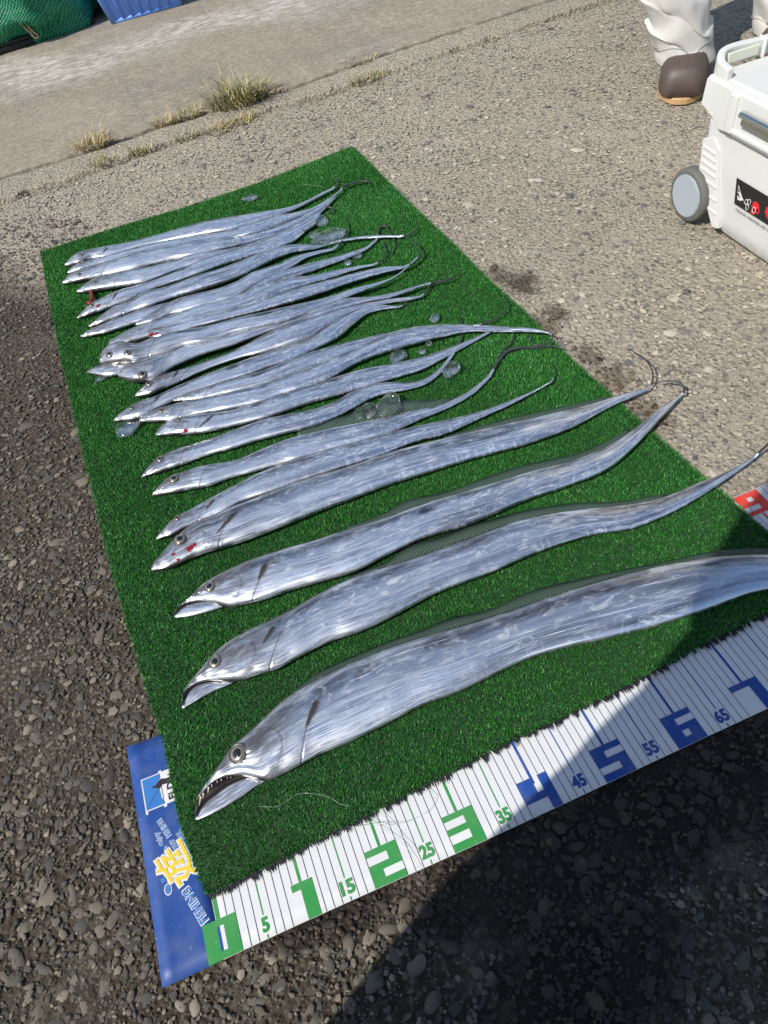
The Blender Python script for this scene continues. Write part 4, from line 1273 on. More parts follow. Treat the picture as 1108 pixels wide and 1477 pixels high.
    if blood is not None:
        for (bx, by, br) in blood:
            p = hit(bx, by)[0]; p[2] += 0.0006; r_ = br * mpp(p)
            N = 16; Vb = [p + np.array([0, 0, 0.0011])]
            for q in range(N):
                a = 2 * math.pi * q / N; rr = r_ * (0.65 + 0.6 * random.random())
                w_ = p + np.array([rr * math.cos(a), rr * math.sin(a) * 0.7, 0]); h2 = bvh.ray_cast(Vector((w_[0], w_[1], 0.5)), Vector((0, 0, -1)))[0]; w_[2] = (h2.z if h2 is not None else p[2]) + 0.0007
                Vb.append(w_)
            link('blood_spot', pydata('blood_spot', Vb, [(0, q + 1, (q + 1) % N + 1) for q in range(N)], True), MAT['blood'], root)
    return root

O4 = lambda L, ox, oy, s: [(ox + x / s, oy + y / s) for x, y in L]

# nearest the sheet: the big one
fish('largest silver cutlassfish, nearest the measuring sheet, wide open toothed mouth',
     [(286, 1149), (292, 1137), (304, 1122), (319, 1101), (335, 1077), (351, 1064), (375, 1041), (400, 1018), (435, 993), (480, 968), (525, 949), (570, 931), (620, 916), (680, 898), (735, 881), (804, 857), (879, 834), (950, 817), (1020, 805), (1084, 800), (1150, 803), (1230, 815), (1310, 835), (1390, 868), (1440, 905)],
     [(285, 1156), (294, 1144), (306, 1131), (324, 1122), (350, 1120), (382, 1126), (406, 1117), (430, 1104), (462, 1087), (510, 1067), (560, 1042), (605, 1019), (650, 1002), (705, 977), (755, 953), (815, 934), (885, 918), (955, 900), (1028, 876), (1090, 854), (1152, 845), (1228, 843), (1305, 850), (1386, 874), (1438, 907)],
     pairs=True, tk=0.24, eyes=[(343, 1087, 10.5)], teeth=True,
     jaw=([(282, 1180), (289, 1166), (301, 1154), (316, 1143), (330, 1133), (346, 1125), (362, 1119), (392, 1108)],
          [(283, 1183), (304, 1175), (326, 1163.5), (349, 1149), (369, 1134), (380, 1128), (388, 1123), (404, 1113)],
          [(287, 1153), (296, 1142), (304, 1133), (320, 1123.5), (338, 1120), (356, 1116), (366, 1116), (380, 1114)]),
     pec=((441, 1050), (461, 1008), 15),
     fin=[(420, 1000), (455, 972), (500, 950), (560, 925), (610, 908), (654, 890), (704, 880), (764, 853), (854, 831), (954, 811), (1029, 795), (1090, 790), (1160, 797), (1200, 806)])
fish('second silver cutlassfish from the measuring sheet, jaws slightly apart',
     [(266, 995), (274, 984), (284, 973), (300, 953), (325, 930), (355, 911), (385, 897), (420, 880), (460, 857), (500, 838), (550, 820), (604, 803), (679, 776), (754, 750), (829, 736), (904, 728), (954, 718), (1004, 698), (1054, 678), (1084, 660)],
     [(266, 1001), (278, 991), (292, 984), (313, 983), (340, 983), (370, 973), (400, 964), (425, 950), (475, 925), (520, 910), (565, 889), (625, 857), (704, 827), (779, 795), (854, 772), (914, 762), (960, 744), (1000, 723), (1054, 687), (1086, 664)],
     fil=[(1100, 648), (1110, 638), (1122, 622), (1130, 606)], pairs=True, tk=0.26, eyes=[(310, 955, 7.5)], tail_lift=0.012,
     jaw=([(263, 1018), (268, 1005.5), (276, 995), (288, 987.5), (302, 984), (316, 983), (330, 976)],
          [(263, 1022), (280, 1013), (297, 1003), (313, 995), (326, 990), (338, 984), (352, 975)],
          [(266, 1000), (276, 991), (286, 985), (300, 982), (312, 983), (322, 981)]),
     pec=((378, 930), (398, 903), 11),
     fin=[(500, 834), (530, 821), (554, 812), (584, 791), (639, 772), (689, 755), (754, 737), (814, 727), (904, 722), (960, 712)])
fish('third silver cutlassfish from the measuring sheet, dark blotches on its back',
     [(259, 873), (266, 868), (276, 860), (292, 845), (315, 830), (342, 816), (370, 805), (410, 792), (450, 781), (500, 765), (554, 748), (619, 725), (704, 700), (764, 681), (834, 662), (884, 640), (924, 612), (954, 588), (978, 571)],
     [(259, 878), (268, 872), (282, 868), (303, 870), (330, 875), (352, 871), (380, 864), (415, 852), (460, 839), (510, 824), (560, 799), (610, 776), (679, 755), (754, 723), (829, 697), (879, 675), (919, 641), (949, 608), (981, 574)],
     fil=[(987, 564), (985, 557), (976, 551), (963, 549), (950, 551)], pairs=True, tk=0.27, eyes=[(302.5, 846, 6.8)], tail_lift=0.012,
     jaw=([(252, 888), (260, 879.5), (270, 873.5), (284, 869.5), (298, 868.5), (312, 866)],
          [(253, 891), (272, 889), (290, 885), (308, 880), (324, 874), (338, 866)],
          [(259, 877), (268, 872), (278, 869), (290, 867), (300, 867), (306, 866)]),
     pec=((372, 838), (386, 812), 13),
     fin=[(500, 760), (554, 740), (584, 723), (644, 709), (704, 687), (754, 671), (784, 664), (834, 654), (879, 634), (905, 618)])
fish('fourth silver cutlassfish from the measuring sheet, red blood on its cheek',
     [(219, 820), (221, 815), (232, 802), (247, 785), (262, 769), (282, 755), (307, 745), (335, 732), (365, 721), (402, 706), (440, 692), (500, 675), (554, 656), (629, 636), (704, 618), (779, 601), (854, 583), (904, 567), (934, 560)],
     [(219, 824), (240, 821), (265, 810), (295, 797), (315, 791), (345, 782), (385, 767), (427, 750), (467, 734), (510, 718), (554, 701), (604, 685), (679, 662), (754, 642), (829, 615), (879, 588), (934, 563)],
     fil=[(940, 553), (942, 543), (940, 532), (931, 519), (917, 509), (908, 504)], tk=0.27, eyes=[(259.5, 778, 7.2)], tail_lift=0.012,
     pec=((312, 770), (342, 739), 10), blood=[(274, 791, 6), (280, 786, 4), (256, 808, 3), (250, 800, 3)],
     fin=[(640, 630), (704, 611), (779, 593), (830, 582), (880, 571)])
fish('slim silver cutlassfish tucked against the bloodstained one, fifth from the measuring sheet',
     [(225, 778), (229, 772), (240, 759), (255, 746), (275, 735), (302, 720), (330, 705), (365, 687), (402, 672), (440, 660), (467, 651), (550, 627), (615, 612), (680, 597), (725, 582), (780, 558), (794, 550)],
     [(225, 779), (252, 770), (272, 759), (292, 750), (315, 741), (352, 722), (390, 710), (440, 692), (475, 680), (550, 657), (600, 637), (640, 627), (690, 605), (750, 577), (795, 552)],
     fil=[(800, 543), (800, 533), (793, 524)], tk=0.27, zb=0.002, eyes=[(255.7, 747, 3.8)], pec=((296, 735), (311, 720), 7))
fish('sixth silver cutlassfish from the measuring sheet, large round eye, tail thread curling to the right',
     [(220, 714), (223, 709), (232, 700), (245, 689), (265, 681), (282, 675), (307, 670), (340, 664), (377, 649), (415, 634), (467, 621), (525, 609), (585, 595), (640, 582), (680, 562), (703, 543)],
     [(220, 715), (250, 711), (275, 705), (302, 700), (330, 690), (352, 684), (385, 675), (427, 664), (475, 650), (550, 630), (600, 608), (650, 587), (685, 567), (709, 543)],
     fil=[(711, 534), (722, 517), (733, 506), (748, 502), (775, 501), (800, 500), (815, 503)], tk=0.28, eyes=[(250.7, 690.5, 6.0), ],
     fin=[(430, 622), (470, 608), (520, 592), (575, 578), (620, 577), (650, 574)])
fish('seventh silver cutlassfish from the measuring sheet, lying apart with a bend near its tail',
     [(205, 687), (208, 682), (217, 671), (232, 659), (252, 650), (277, 642), (302, 634), (340, 620), (377, 607), (415, 598), (442, 593), (480, 581), (505, 567), (530, 556), (555, 552), (590, 552), (615, 545), (635, 530), (647, 515)],
     [(205, 689), (227, 682), (247, 675), (270, 667), (297, 657), (327, 649), (365, 637), (402, 627), (440, 618), (460, 612), (490, 599), (515, 586), (542, 572), (567, 566), (590, 562), (615, 554), (637, 537), (652, 516)],
     fil=[(657, 505), (665, 490), (668, 476), (665, 462), (660, 455)], tk=0.28, eyes=[(230.7, 662, 4.2)])
fish('eighth silver cutlassfish from the measuring sheet, gill flared open with a dark slit',
     [(225, 627), (230, 619), (247, 607), (265, 602), (290, 598), (312, 596), (335, 592), (380, 577), (430, 561), (480, 546), (517, 535), (567, 525), (610, 515), (647, 502), (685, 487), (712, 475)],
     [(225, 629), (255, 627), (287, 624), (325, 617), (350, 611), (380, 604), (430, 586), (480, 572), (530, 557), (580, 542), (607, 534), (635, 520), (672, 500), (711, 478)],
     fil=[(725, 473), (735, 474), (741, 482), (737, 495), (725, 506), (717, 518)], tk=0.29, eyes=[(257, 605, 3.0)], pec=((286, 618), (310, 597), 6), blood=[(268, 623, 4)])
fish('ninth silver cutlassfish from the measuring sheet, pale tail reaching the mat edge',
     [(201, 607), (206, 601), (220, 594), (240, 587), (262, 581), (287, 576), (325, 568), (380, 554), (430, 536), (470, 521), (515, 503), (560, 482), (597, 473), (635, 469), (685, 469), (735, 472), (775, 475), (790, 479)],
     [(201, 609), (250, 606), (270, 601), (300, 595), (335, 589), (380, 579), (405, 570), (442, 559), (480, 544), (510, 526), (555, 508), (597, 496), (635, 486), (672, 479), (720, 479), (760, 479), (790, 481)],
     fil=[(797, 485), (794, 493), (783, 497), (770, 497), (762, 489), (765, 481)], tk=0.30, zb=0.003, eyes=[(232, 592, 3.2)], tail_lift=0.004)
fish('dark-headed silver cutlassfish with an ice chunk below its snout',
     [(164, 607), (170, 600), (185, 590), (200, 581), (225, 572), (240, 565), (262, 555), (287, 545), (325, 531), (360, 518), (405, 503), (450, 487), (470, 473), (492, 458), (517, 446), (545, 440), (575, 442)],
     [(164, 608), (195, 604), (210, 599), (225, 590), (250, 578), (275, 567), (312, 555), (345, 545), (380, 533), (430, 515), (462, 500), (490, 485), (510, 468), (530, 453), (555, 446), (576, 444)],
     fil=[(586, 437), (588, 428)], tk=0.30, zb=0.001, eyes=[(190, 588, 3.2)], pec=((222, 580), (231, 570), 6))
fish('silver cutlassfish with a pale narrow snout lying on its neighbours beside the dark-headed one',
     [(250, 577), (256, 574), (275, 567), (290, 561), (315, 554), (350, 544), (380, 535), (430, 515), (480, 500), (530, 487), (567, 479), (607, 473), (650, 470), (685, 469)],
     [(250, 579), (280, 577), (312, 571), (350, 562), (380, 554), (430, 536), (470, 522), (520, 503), (560, 491), (607, 480), (650, 473), (686, 471)],
     fil=[(697, 467), (715, 459), (729, 447), (732, 436), (725, 430)], tk=0.30, zb=0.006)
fish('silver cutlassfish with a small dark eye just below the heaped heads',
     [(195, 571), (199, 566), (212, 554), (225, 546), (240, 540), (260, 534), (287, 525), (315, 515), (350, 500), (380, 485), (417, 468), (455, 457), (492, 445), (530, 437), (567, 431), (590, 429), (605, 427)],
     [(195, 573), (217, 569), (232, 562), (255, 552), (280, 540), (312, 527), (350, 515), (377, 509), (412, 499), (450, 485), (470, 472), (505, 455), (535, 443), (567, 436), (595, 432), (607, 429)],
     fil=[(615, 421), (620, 413), (628, 408)], tk=0.30, zb=0.003, eyes=[(215, 553, 4.2)], pec=((250, 545), (258, 534), 6))
fish('silver cutlassfish lying belly up with a ringed eye, lowest of the heaped heads',
     [(171, 541), (176, 535), (185, 527), (200, 522), (217, 517), (235, 511), (262, 501), (300, 493), (337, 481), (380, 467), (430, 456), (467, 441), (500, 431), (542, 428), (567, 423), (590, 416), (612, 410)],
     [(171, 544), (185, 549), (207, 549), (225, 544), (250, 528), (275, 517), (300, 508), (330, 499), (380, 481), (417, 468), (455, 457), (492, 445), (530, 435), (567, 428), (590, 420), (613, 412)],
     fil=[(632, 406), (645, 404), (658, 397), (666, 389)], tk=0.34, zb=0.006, eyes=[(205.5, 540, 5.2)])
fish('pale-jawed silver cutlassfish, snout furthest left of the heaped heads',
     [(125, 537), (132, 533), (145, 528), (160, 524), (180, 520), (205, 513), (235, 503), (270, 492), (320, 480), (380, 464), (430, 452), (470, 441), (520, 432)],
     [(125, 538), (145, 542), (162, 542), (178, 538), (200, 530), (235, 517), (270, 505), (320, 492), (380, 474), (430, 462), (470, 449), (522, 434)],
     tk=0.30, zb=0.001)
fish('dark blue head seen from above with two eyes, among the heaped heads',
     [(144, 524), (146, 514), (156, 503), (175, 496), (195, 498), (220, 490), (255, 480), (300, 472), (340, 461), (380, 452), (430, 440), (480, 427), (517, 415), (542, 409), (567, 400), (585, 387), (596, 376)],
     [(144, 525), (160, 524), (180, 522), (200, 521), (225, 514), (262, 501), (300, 493), (337, 481), (380, 472), (430, 457), (467, 441), (500, 429), (530, 417), (555, 408), (575, 397), (590, 384), (598, 377)],
     fil=[(606, 367), (605, 357), (598, 349), (585, 342)], tk=0.36, zb=0.009, eyes=[(158, 511, 4.4), (184, 509, 4.0)])
fish('silver cutlassfish whose eye peeps out behind the dark blue head',
     [(156, 501), (158, 494), (170, 487), (187, 477), (212, 467), (250, 455), (287, 442), (330, 432), (380, 412), (417, 402), (455, 397), (485, 390), (517, 384), (538, 381)],
     [(156, 503), (175, 499), (195, 492), (225, 482), (260, 472), (300, 461), (340, 449), (380, 436), (405, 424), (442, 411), (480, 400), (517, 388), (539, 383)],
     fil=[(549, 377), (557, 366), (556, 356), (551, 348)], tk=0.30, zb=0.003, eyes=[(159, 499, 3.6)])
fish('small silver cutlassfish with a dark gaping mouth above the heaped heads',
     [(204, 480), (210, 477), (230, 473), (255, 467), (300, 455), (340, 445), (380, 434), (417, 420), (455, 410), (492, 400), (530, 390), (555, 385), (582, 384)],
     [(204, 482), (215, 487), (232, 487), (260, 478), (300, 467), (340, 457), (380, 447), (405, 440), (455, 425), (492, 412), (530, 400), (555, 393), (583, 387)],
     fil=[(594, 380), (605, 371), (612, 360)], tk=0.30, zb=0.008, blood=[(218, 483, 4), (225, 482, 3)])
fish('silver cutlassfish with a white pointed snout set back above the heap',
     [(196, 468), (205, 461), (225, 449), (247, 436), (280, 426), (317, 417), (340, 408), (365, 394), (405, 380), (430, 369), (455, 363), (480, 358)],
     [(196, 470), (220, 465), (242, 455), (267, 449), (305, 440), (340, 428), (367, 412), (405, 394), (425, 383), (440, 373), (457, 367), (481, 361)],
     fil=[(492, 350), (500, 341), (502, 330), (497, 312)], tk=0.30, zb=0.004)
fish('silver cutlassfish with the lowest of the two snouts side by side above the heap',
     [(117, 485), (125, 479), (145, 470), (165, 461), (182, 455), (205, 447), (240, 438), (280, 430), (330, 419), (380, 400), (430, 385), (467, 375), (505, 364), (530, 355), (542, 345)],
     [(117, 487), (145, 482), (170, 474), (195, 466), (230, 456), (280, 446), (330, 433), (380, 415), (425, 400), (467, 385), (505, 371), (532, 358), (545, 346)],
     fil=[(545, 336), (548, 328), (556, 326), (561, 333), (568, 345), (570, 355), (564, 368)], tk=0.30, zb=0.001)
fish('silver cutlassfish with the upper of the two snouts side by side above the heap',
     [(129, 470), (137, 464), (150, 454), (165, 444), (187, 435), (210, 423), (240, 415), (280, 401), (330, 385), (362, 372), (397, 358), (430, 353), (467, 353), (492, 346), (517, 342), (545, 340), (575, 340)],
     [(129, 472), (145, 467), (165, 459), (190, 449), (215, 441), (245, 430), (280, 420), (330, 404), (360, 392), (392, 375), (422, 364), (455, 359), (485, 350), (517, 345), (545, 343), (576, 342)],
     fil=[(588, 339), (597, 334), (604, 326)], tk=0.32, zb=0.004)
fish('silver cutlassfish with a red fleck on its cheek, snout beside the dark red strip',
     [(112, 458), (120, 450), (132, 439), (150, 430), (170, 421), (200, 412), (230, 402), (255, 392), (280, 380), (317, 367), (357, 356), (395, 345), (420, 337), (445, 325)],
     [(112, 460), (142, 449), (167, 440), (192, 430), (220, 417), (250, 407), (280, 397), (317, 383), (357, 371), (397, 358), (425, 347), (447, 328)],
     fil=[(455, 318), (450, 313), (440, 316)], tk=0.30, zb=0.002, eyes=[(132, 440, 3.0)], blood=[(142, 441, 3)], pec=((162, 432), (170, 421), 5))
fish('silver cutlassfish above the dark red strip, alone with its snout on the turf',
     [(111, 421), (122, 412), (137, 404), (162, 396), (187, 391), (217, 386), (242, 379), (280, 367), (330, 360), (380, 346), (417, 330), (442, 317), (461, 305)],
     [(111, 423), (137, 419), (165, 414), (210, 406), (240, 395), (270, 384), (305, 377), (345, 370), (380, 360), (417, 347), (437, 335), (456, 322), (463, 308)],
     fil=[(467, 301), (477, 299), (482, 305), (477, 311)], tk=0.30, zb=0.001, eyes=[(136, 407, 2.8)])
fish('silver cutlassfish with the lowest of three stacked snouts at the far end',
     [(91, 408), (97, 401), (112, 392), (130, 386), (150, 380), (180, 372), (217, 362), (255, 355), (292, 348), (330, 343), (380, 333), (430, 315), (460, 299), (484, 282)],
     [(91, 410), (130, 402), (162, 395), (192, 389), (217, 382), (242, 376), (280, 369), (317, 360), (357, 351), (400, 338), (430, 326), (465, 305), (486, 284)],
     tk=0.30, zb=0.001, eyes=[(114, 396, 2.6)])
fish('silver cutlassfish with the middle of three stacked snouts at the far end',
     [(98, 393), (105, 386), (120, 380), (137, 374), (162, 367), (192, 359), (230, 350), (280, 342), (330, 334), (367, 322), (405, 311), (430, 306), (455, 298), (475, 286), (489, 276)],
     [(98, 395), (122, 389), (150, 381), (180, 374), (230, 362), (280, 353), (330, 345), (367, 337), (405, 323), (442, 308), (467, 296), (490, 278)],
     fil=[(496, 269), (510, 264), (525, 261), (532, 262), (534, 267)], tk=0.32, zb=0.005, eyes=[(119, 376, 2.8)])
fish('silver cutlassfish with the topmost snout at the far end, farthest from the measuring sheet',
     [(94, 382), (100, 376), (112, 367), (135, 360), (155, 356), (185, 350), (217, 342), (255, 332), (292, 322), (330, 315), (380, 306), (417, 299), (442, 290), (467, 277), (478, 272)],
     [(94, 384), (115, 380), (130, 374), (155, 370), (192, 359), (230, 350), (280, 341), (330, 332), (367, 322), (405, 310), (430, 300), (455, 287), (480, 274)],
     fil=[(486, 267), (487, 261), (480, 257)], tk=0.30, zb=0.002, eyes=[(117, 368, 2.4)], pec=((148, 366), (156, 357), 5))
# ------------------------------------------------------------------ ice
def ice(label, px, py, rx, ry, rot, h, seed, rough=0.25, z=0.0108):
    p = up(px, py, z); k = mpp(p)
    bm = bmesh.new(); bmesh.ops.create_icosphere(bm, subdivisions=4, radius=1.0)
    off = Vector((seed * 3.3, seed * 1.7, seed))
    for v in bm.verts:
        d = 1 + rough * 1.7 * mnoise.noise(v.co * 0.9 + off) + rough * 0.8 * mnoise.noise(v.co * 1.9 + off) + rough * 0.12 * mnoise.noise(v.co * 6 + off)
        v.co *= d
        if v.co.z < -0.25: v.co.z = -0.25 + (v.co.z + 0.25) * 0.15
    # foreshortening: along-view depth looks shorter, so give y a little more length
    Mt = Matrix.Rotation(rot, 4, 'Z') @ Matrix.Diagonal((rx * k, ry * k * 1.25, h * 0.75, 1))
    bmesh.ops.transform(bm, matrix=Mt, verts=bm.verts)
    me = bm_mesh('ice_chunk', bm, True); me.materials.append(MAT['ice'])
    o = bpy.data.objects.new('ice_chunk', me); col.objects.link(o); o.location = (p[0], p[1], z + 0.25 * h)
    tag(o, label, 'ice', 'melting ice on the turf')
    return o
ice('flat oval ice chip alone near the far edge of the turf', 362, 286, 10, 6, -0.4, 0.006, 1)
ice('half-moon ice chunk at the tails of the farthest fish', 464, 321, 8, 10, -0.2, 0.012, 2)
ice('broad lump of ice between the tails of the far fish', 474, 344, 24, 11, -0.05, 0.016, 3)
ice('small ice bead at the left of the broad far ice lump', 454, 340, 8, 6, 0, 0.010, 4)
ice('ice bead below the broad far ice lump, by a thin tail', 516, 369, 8, 5, 0, 0.008, 5)
ice('tiny round ice drop under the thin far tails', 502, 380, 5.5, 5, 0, 0.008, 6, 0.08)
ice('green-tinged square ice chip on open turf in mid mat', 627, 460, 9, 6, 0.3, 0.008, 7)
ice('tiny ice drop below the long pale tail, upper of two', 619, 497, 5, 4, 0, 0.007, 8, 0.08)
ice('tiny ice drop below the long pale tail, lower of two', 609, 508, 6, 4.5, 0, 0.007, 9, 0.1)
ice('wedge of ice beside the bent tail of the seventh fish', 649, 536, 14, 9, 0.55, 0.012, 10)
ice('pointed ice shard under the long pale tail', 574, 516, 14, 9, 0.3, 0.012, 11)
ice('big round lump of ice between two fish in mid mat', 562, 590, 23, 15, 0.2, 0.020, 12)
ice('clear lump of ice left of the big round lump', 527, 600, 20, 12, 0.3, 0.016, 13)
ice('angular ice chunk below the snout of the dark-headed fish', 186, 619, 17, 11, 0.5, 0.013, 14)
ice('white ice sliver lying on the far fish', 333, 348, 14, 7, -0.4, 0.010, 15, z=0.026)
ice('thin ice bit on the far fish tails', 374, 341, 9, 3.5, 0.2, 0.006, 16, z=0.020)
ice('ice chip squeezed under the heaped heads', 149, 545, 10, 4, 0, 0.007, 17)

# ------------------------------------------------------------------ dark red strip and nylon line
def ribbon_px(name, pts, w, z, mat, thick=0.0012):
    C_ = spline(pts, 16); P = np.array([up(x, y, z) for x, y in C_])
    P[:, 2] += 0.003 * np.sin(np.linspace(0, 3.1, len(P)))
    return tube(name, P, w, 8)
o = link('gill_strip', ribbon_px('gill_strip', [(130, 419), (133, 426), (134, 434), (129, 438), (127, 437)], 0.0042, 0.014, None), MAT['blood'])
tag(o, 'dark red gill strip on the turf below a far snout', 'fish scrap')
def nylon(label, pts, z, r=0.00022):
    C_ = spline(pts, 60); P = np.array([up(x, y, z) for x, y in C_])
    P[:, 2] += np.array([0.0012 * mnoise.noise((i * 0.2, pts[0][0], 0)) for i in range(len(P))])
    o = link('fishing_line', tube('fishing_line', P, r, 6), MAT['nylon']); tag(o, label, 'fishing line', 'loose strands of fishing line')
nylon('clear fishing line curling on the turf below the largest fish', [(374, 1163), (400, 1163), (416, 1154), (430, 1145), (450, 1145), (475, 1150), (492, 1160), (505, 1163)], 0.0145)
nylon('green fishing line looping on the sheet around twenty five', [(520, 1168), (555, 1190), (575, 1188), (600, 1180), (622, 1165), (628, 1150), (620, 1140), (606, 1134)], 0.0062)
nylon('dark fishing line running from the turf edge down past twenty five', [(500, 1184), (530, 1184), (560, 1200), (585, 1220), (598, 1240), (604, 1252)], 0.0062)
nylon('thin fishing line branching near the twenty mark', [(545, 1168), (560, 1182), (580, 1206), (598, 1226)], 0.0064)
nylon('faint fishing line at the turf edge near fifteen', [(470, 1202), (495, 1194), (518, 1192), (540, 1188), (572, 1186)], 0.0064)
nylon('fine pale line near the far corner of the turf', [(428, 268), (440, 266), (455, 268), (470, 270)], 0.0145)

# ------------------------------------------------------------------ grass tufts in the joint
def tuft(label, px, py, n, rad, hgt, spread, mat, seed, wid=0.0022):
    p = up(px, py, 0.0); rg = np.random.default_rng(seed)
    V = []; T = []
    for i in range(n):
        a = rg.uniform(0, 6.28); rr = rad * math.sqrt(rg.uniform()) 
        b = np.array([rr * math.cos(a), rr * math.sin(a) * 0.6, -0.004])
        a2 = a + rg.normal(0, 1.0)
        H_ = hgt * rg.uniform(0.35, 1.0); out = H_ * spread * rg.uniform(0.3, 1.3)
        d = np.array([math.cos(a2), math.sin(a2), 0])
        sd_ = np.array([-d[1], d[0], 0]) * wid * rg.uniform(0.6, 1.2) / 2
        droop = rg.uniform(-0.05, 0.75)
        i0 = len(V); K = 5
        for k in range(K):
            f_ = k / (K - 1)
            c = b + d * out * (f_ ** 1.4) + np.array([0, 0, H_ * (f_ - droop * f_ ** 3)])
            w_ = sd_ * (1 - f_ ** 2) 
            V += [c - w_, c + w_] if k < K - 1 else [c]
        for k in range(K - 2):
            q = i0 + 2 * k; T += [(q, q + 1, q + 3), (q, q + 3, q + 2)]
        q = i0 + 2 * (K - 2); T.append((q, q + 1, q + 2))
    me = tri_mesh('grass_tuft', np.array(V), np.array(T), True); me.materials.append(mat)
    o = bpy.data.objects.new('grass_tuft', me); col.objects.link(o); o.location = (p[0], p[1], 0.0)
    tag(o, label, 'grass', 'weeds in the pavement joint')
tuft('largest green and straw grass tuft in the joint', 345, 150, 380, 0.085, 0.115, 1.05, MAT['grass'], 1, 0.0036)
tuft('dry fringe at the right foot of the largest tuft', 378, 140, 90, 0.05, 0.060, 1.5, MAT['dry_grass'], 2, 0.0030)
tuft('straw-coloured tuft nearest the left edge of the joint', 137, 212, 190, 0.050, 0.072, 1.2, MAT['dry_grass'], 3, 0.0030)
tuft('small dry tuft next left of the largest one', 275, 167, 130, 0.045, 0.045, 1.2, MAT['dry_grass'], 4, 0.0030)
tuft('small dry tuft midway between the largest and the leftmost', 240, 179, 130, 0.040, 0.045, 1.2, MAT['dry_grass'], 5, 0.0028)
tuft('low weed sprig on the near side of the joint, left end', 147, 236, 90, 0.035, 0.045, 1.1, MAT['dry_grass'], 6, 0.0028)
tuft('low green sprig on the strip between the two left tufts', 203, 221, 80, 0.035, 0.045, 1.1, MAT['grass'], 7, 0.0028)
tuft('flat yellow-green sprig below the largest tuft', 318, 188, 90, 0.050, 0.038, 1.3, MAT['dry_grass'], 8, 0.0030)
tuft('yellow sprig at the right below the largest tuft', 352, 176, 80, 0.040, 0.045, 1.3, MAT['dry_grass'], 9, 0.0030)
tuft('sparse sprig on the strip below the small dry tuft', 270, 200, 60, 0.040, 0.035, 1.2, MAT['grass'], 10, 0.0026)
tuft('short green weeds at the right end of the cracked strip', 530, 116, 110, 0.060, 0.040, 1.2, MAT['grass'], 11, 0.0030)
tuft('mossy weed in the crack at the far right', 518, 92, 90, 0.060, 0.030, 1.2, MAT['grass'], 12, 0.0030)

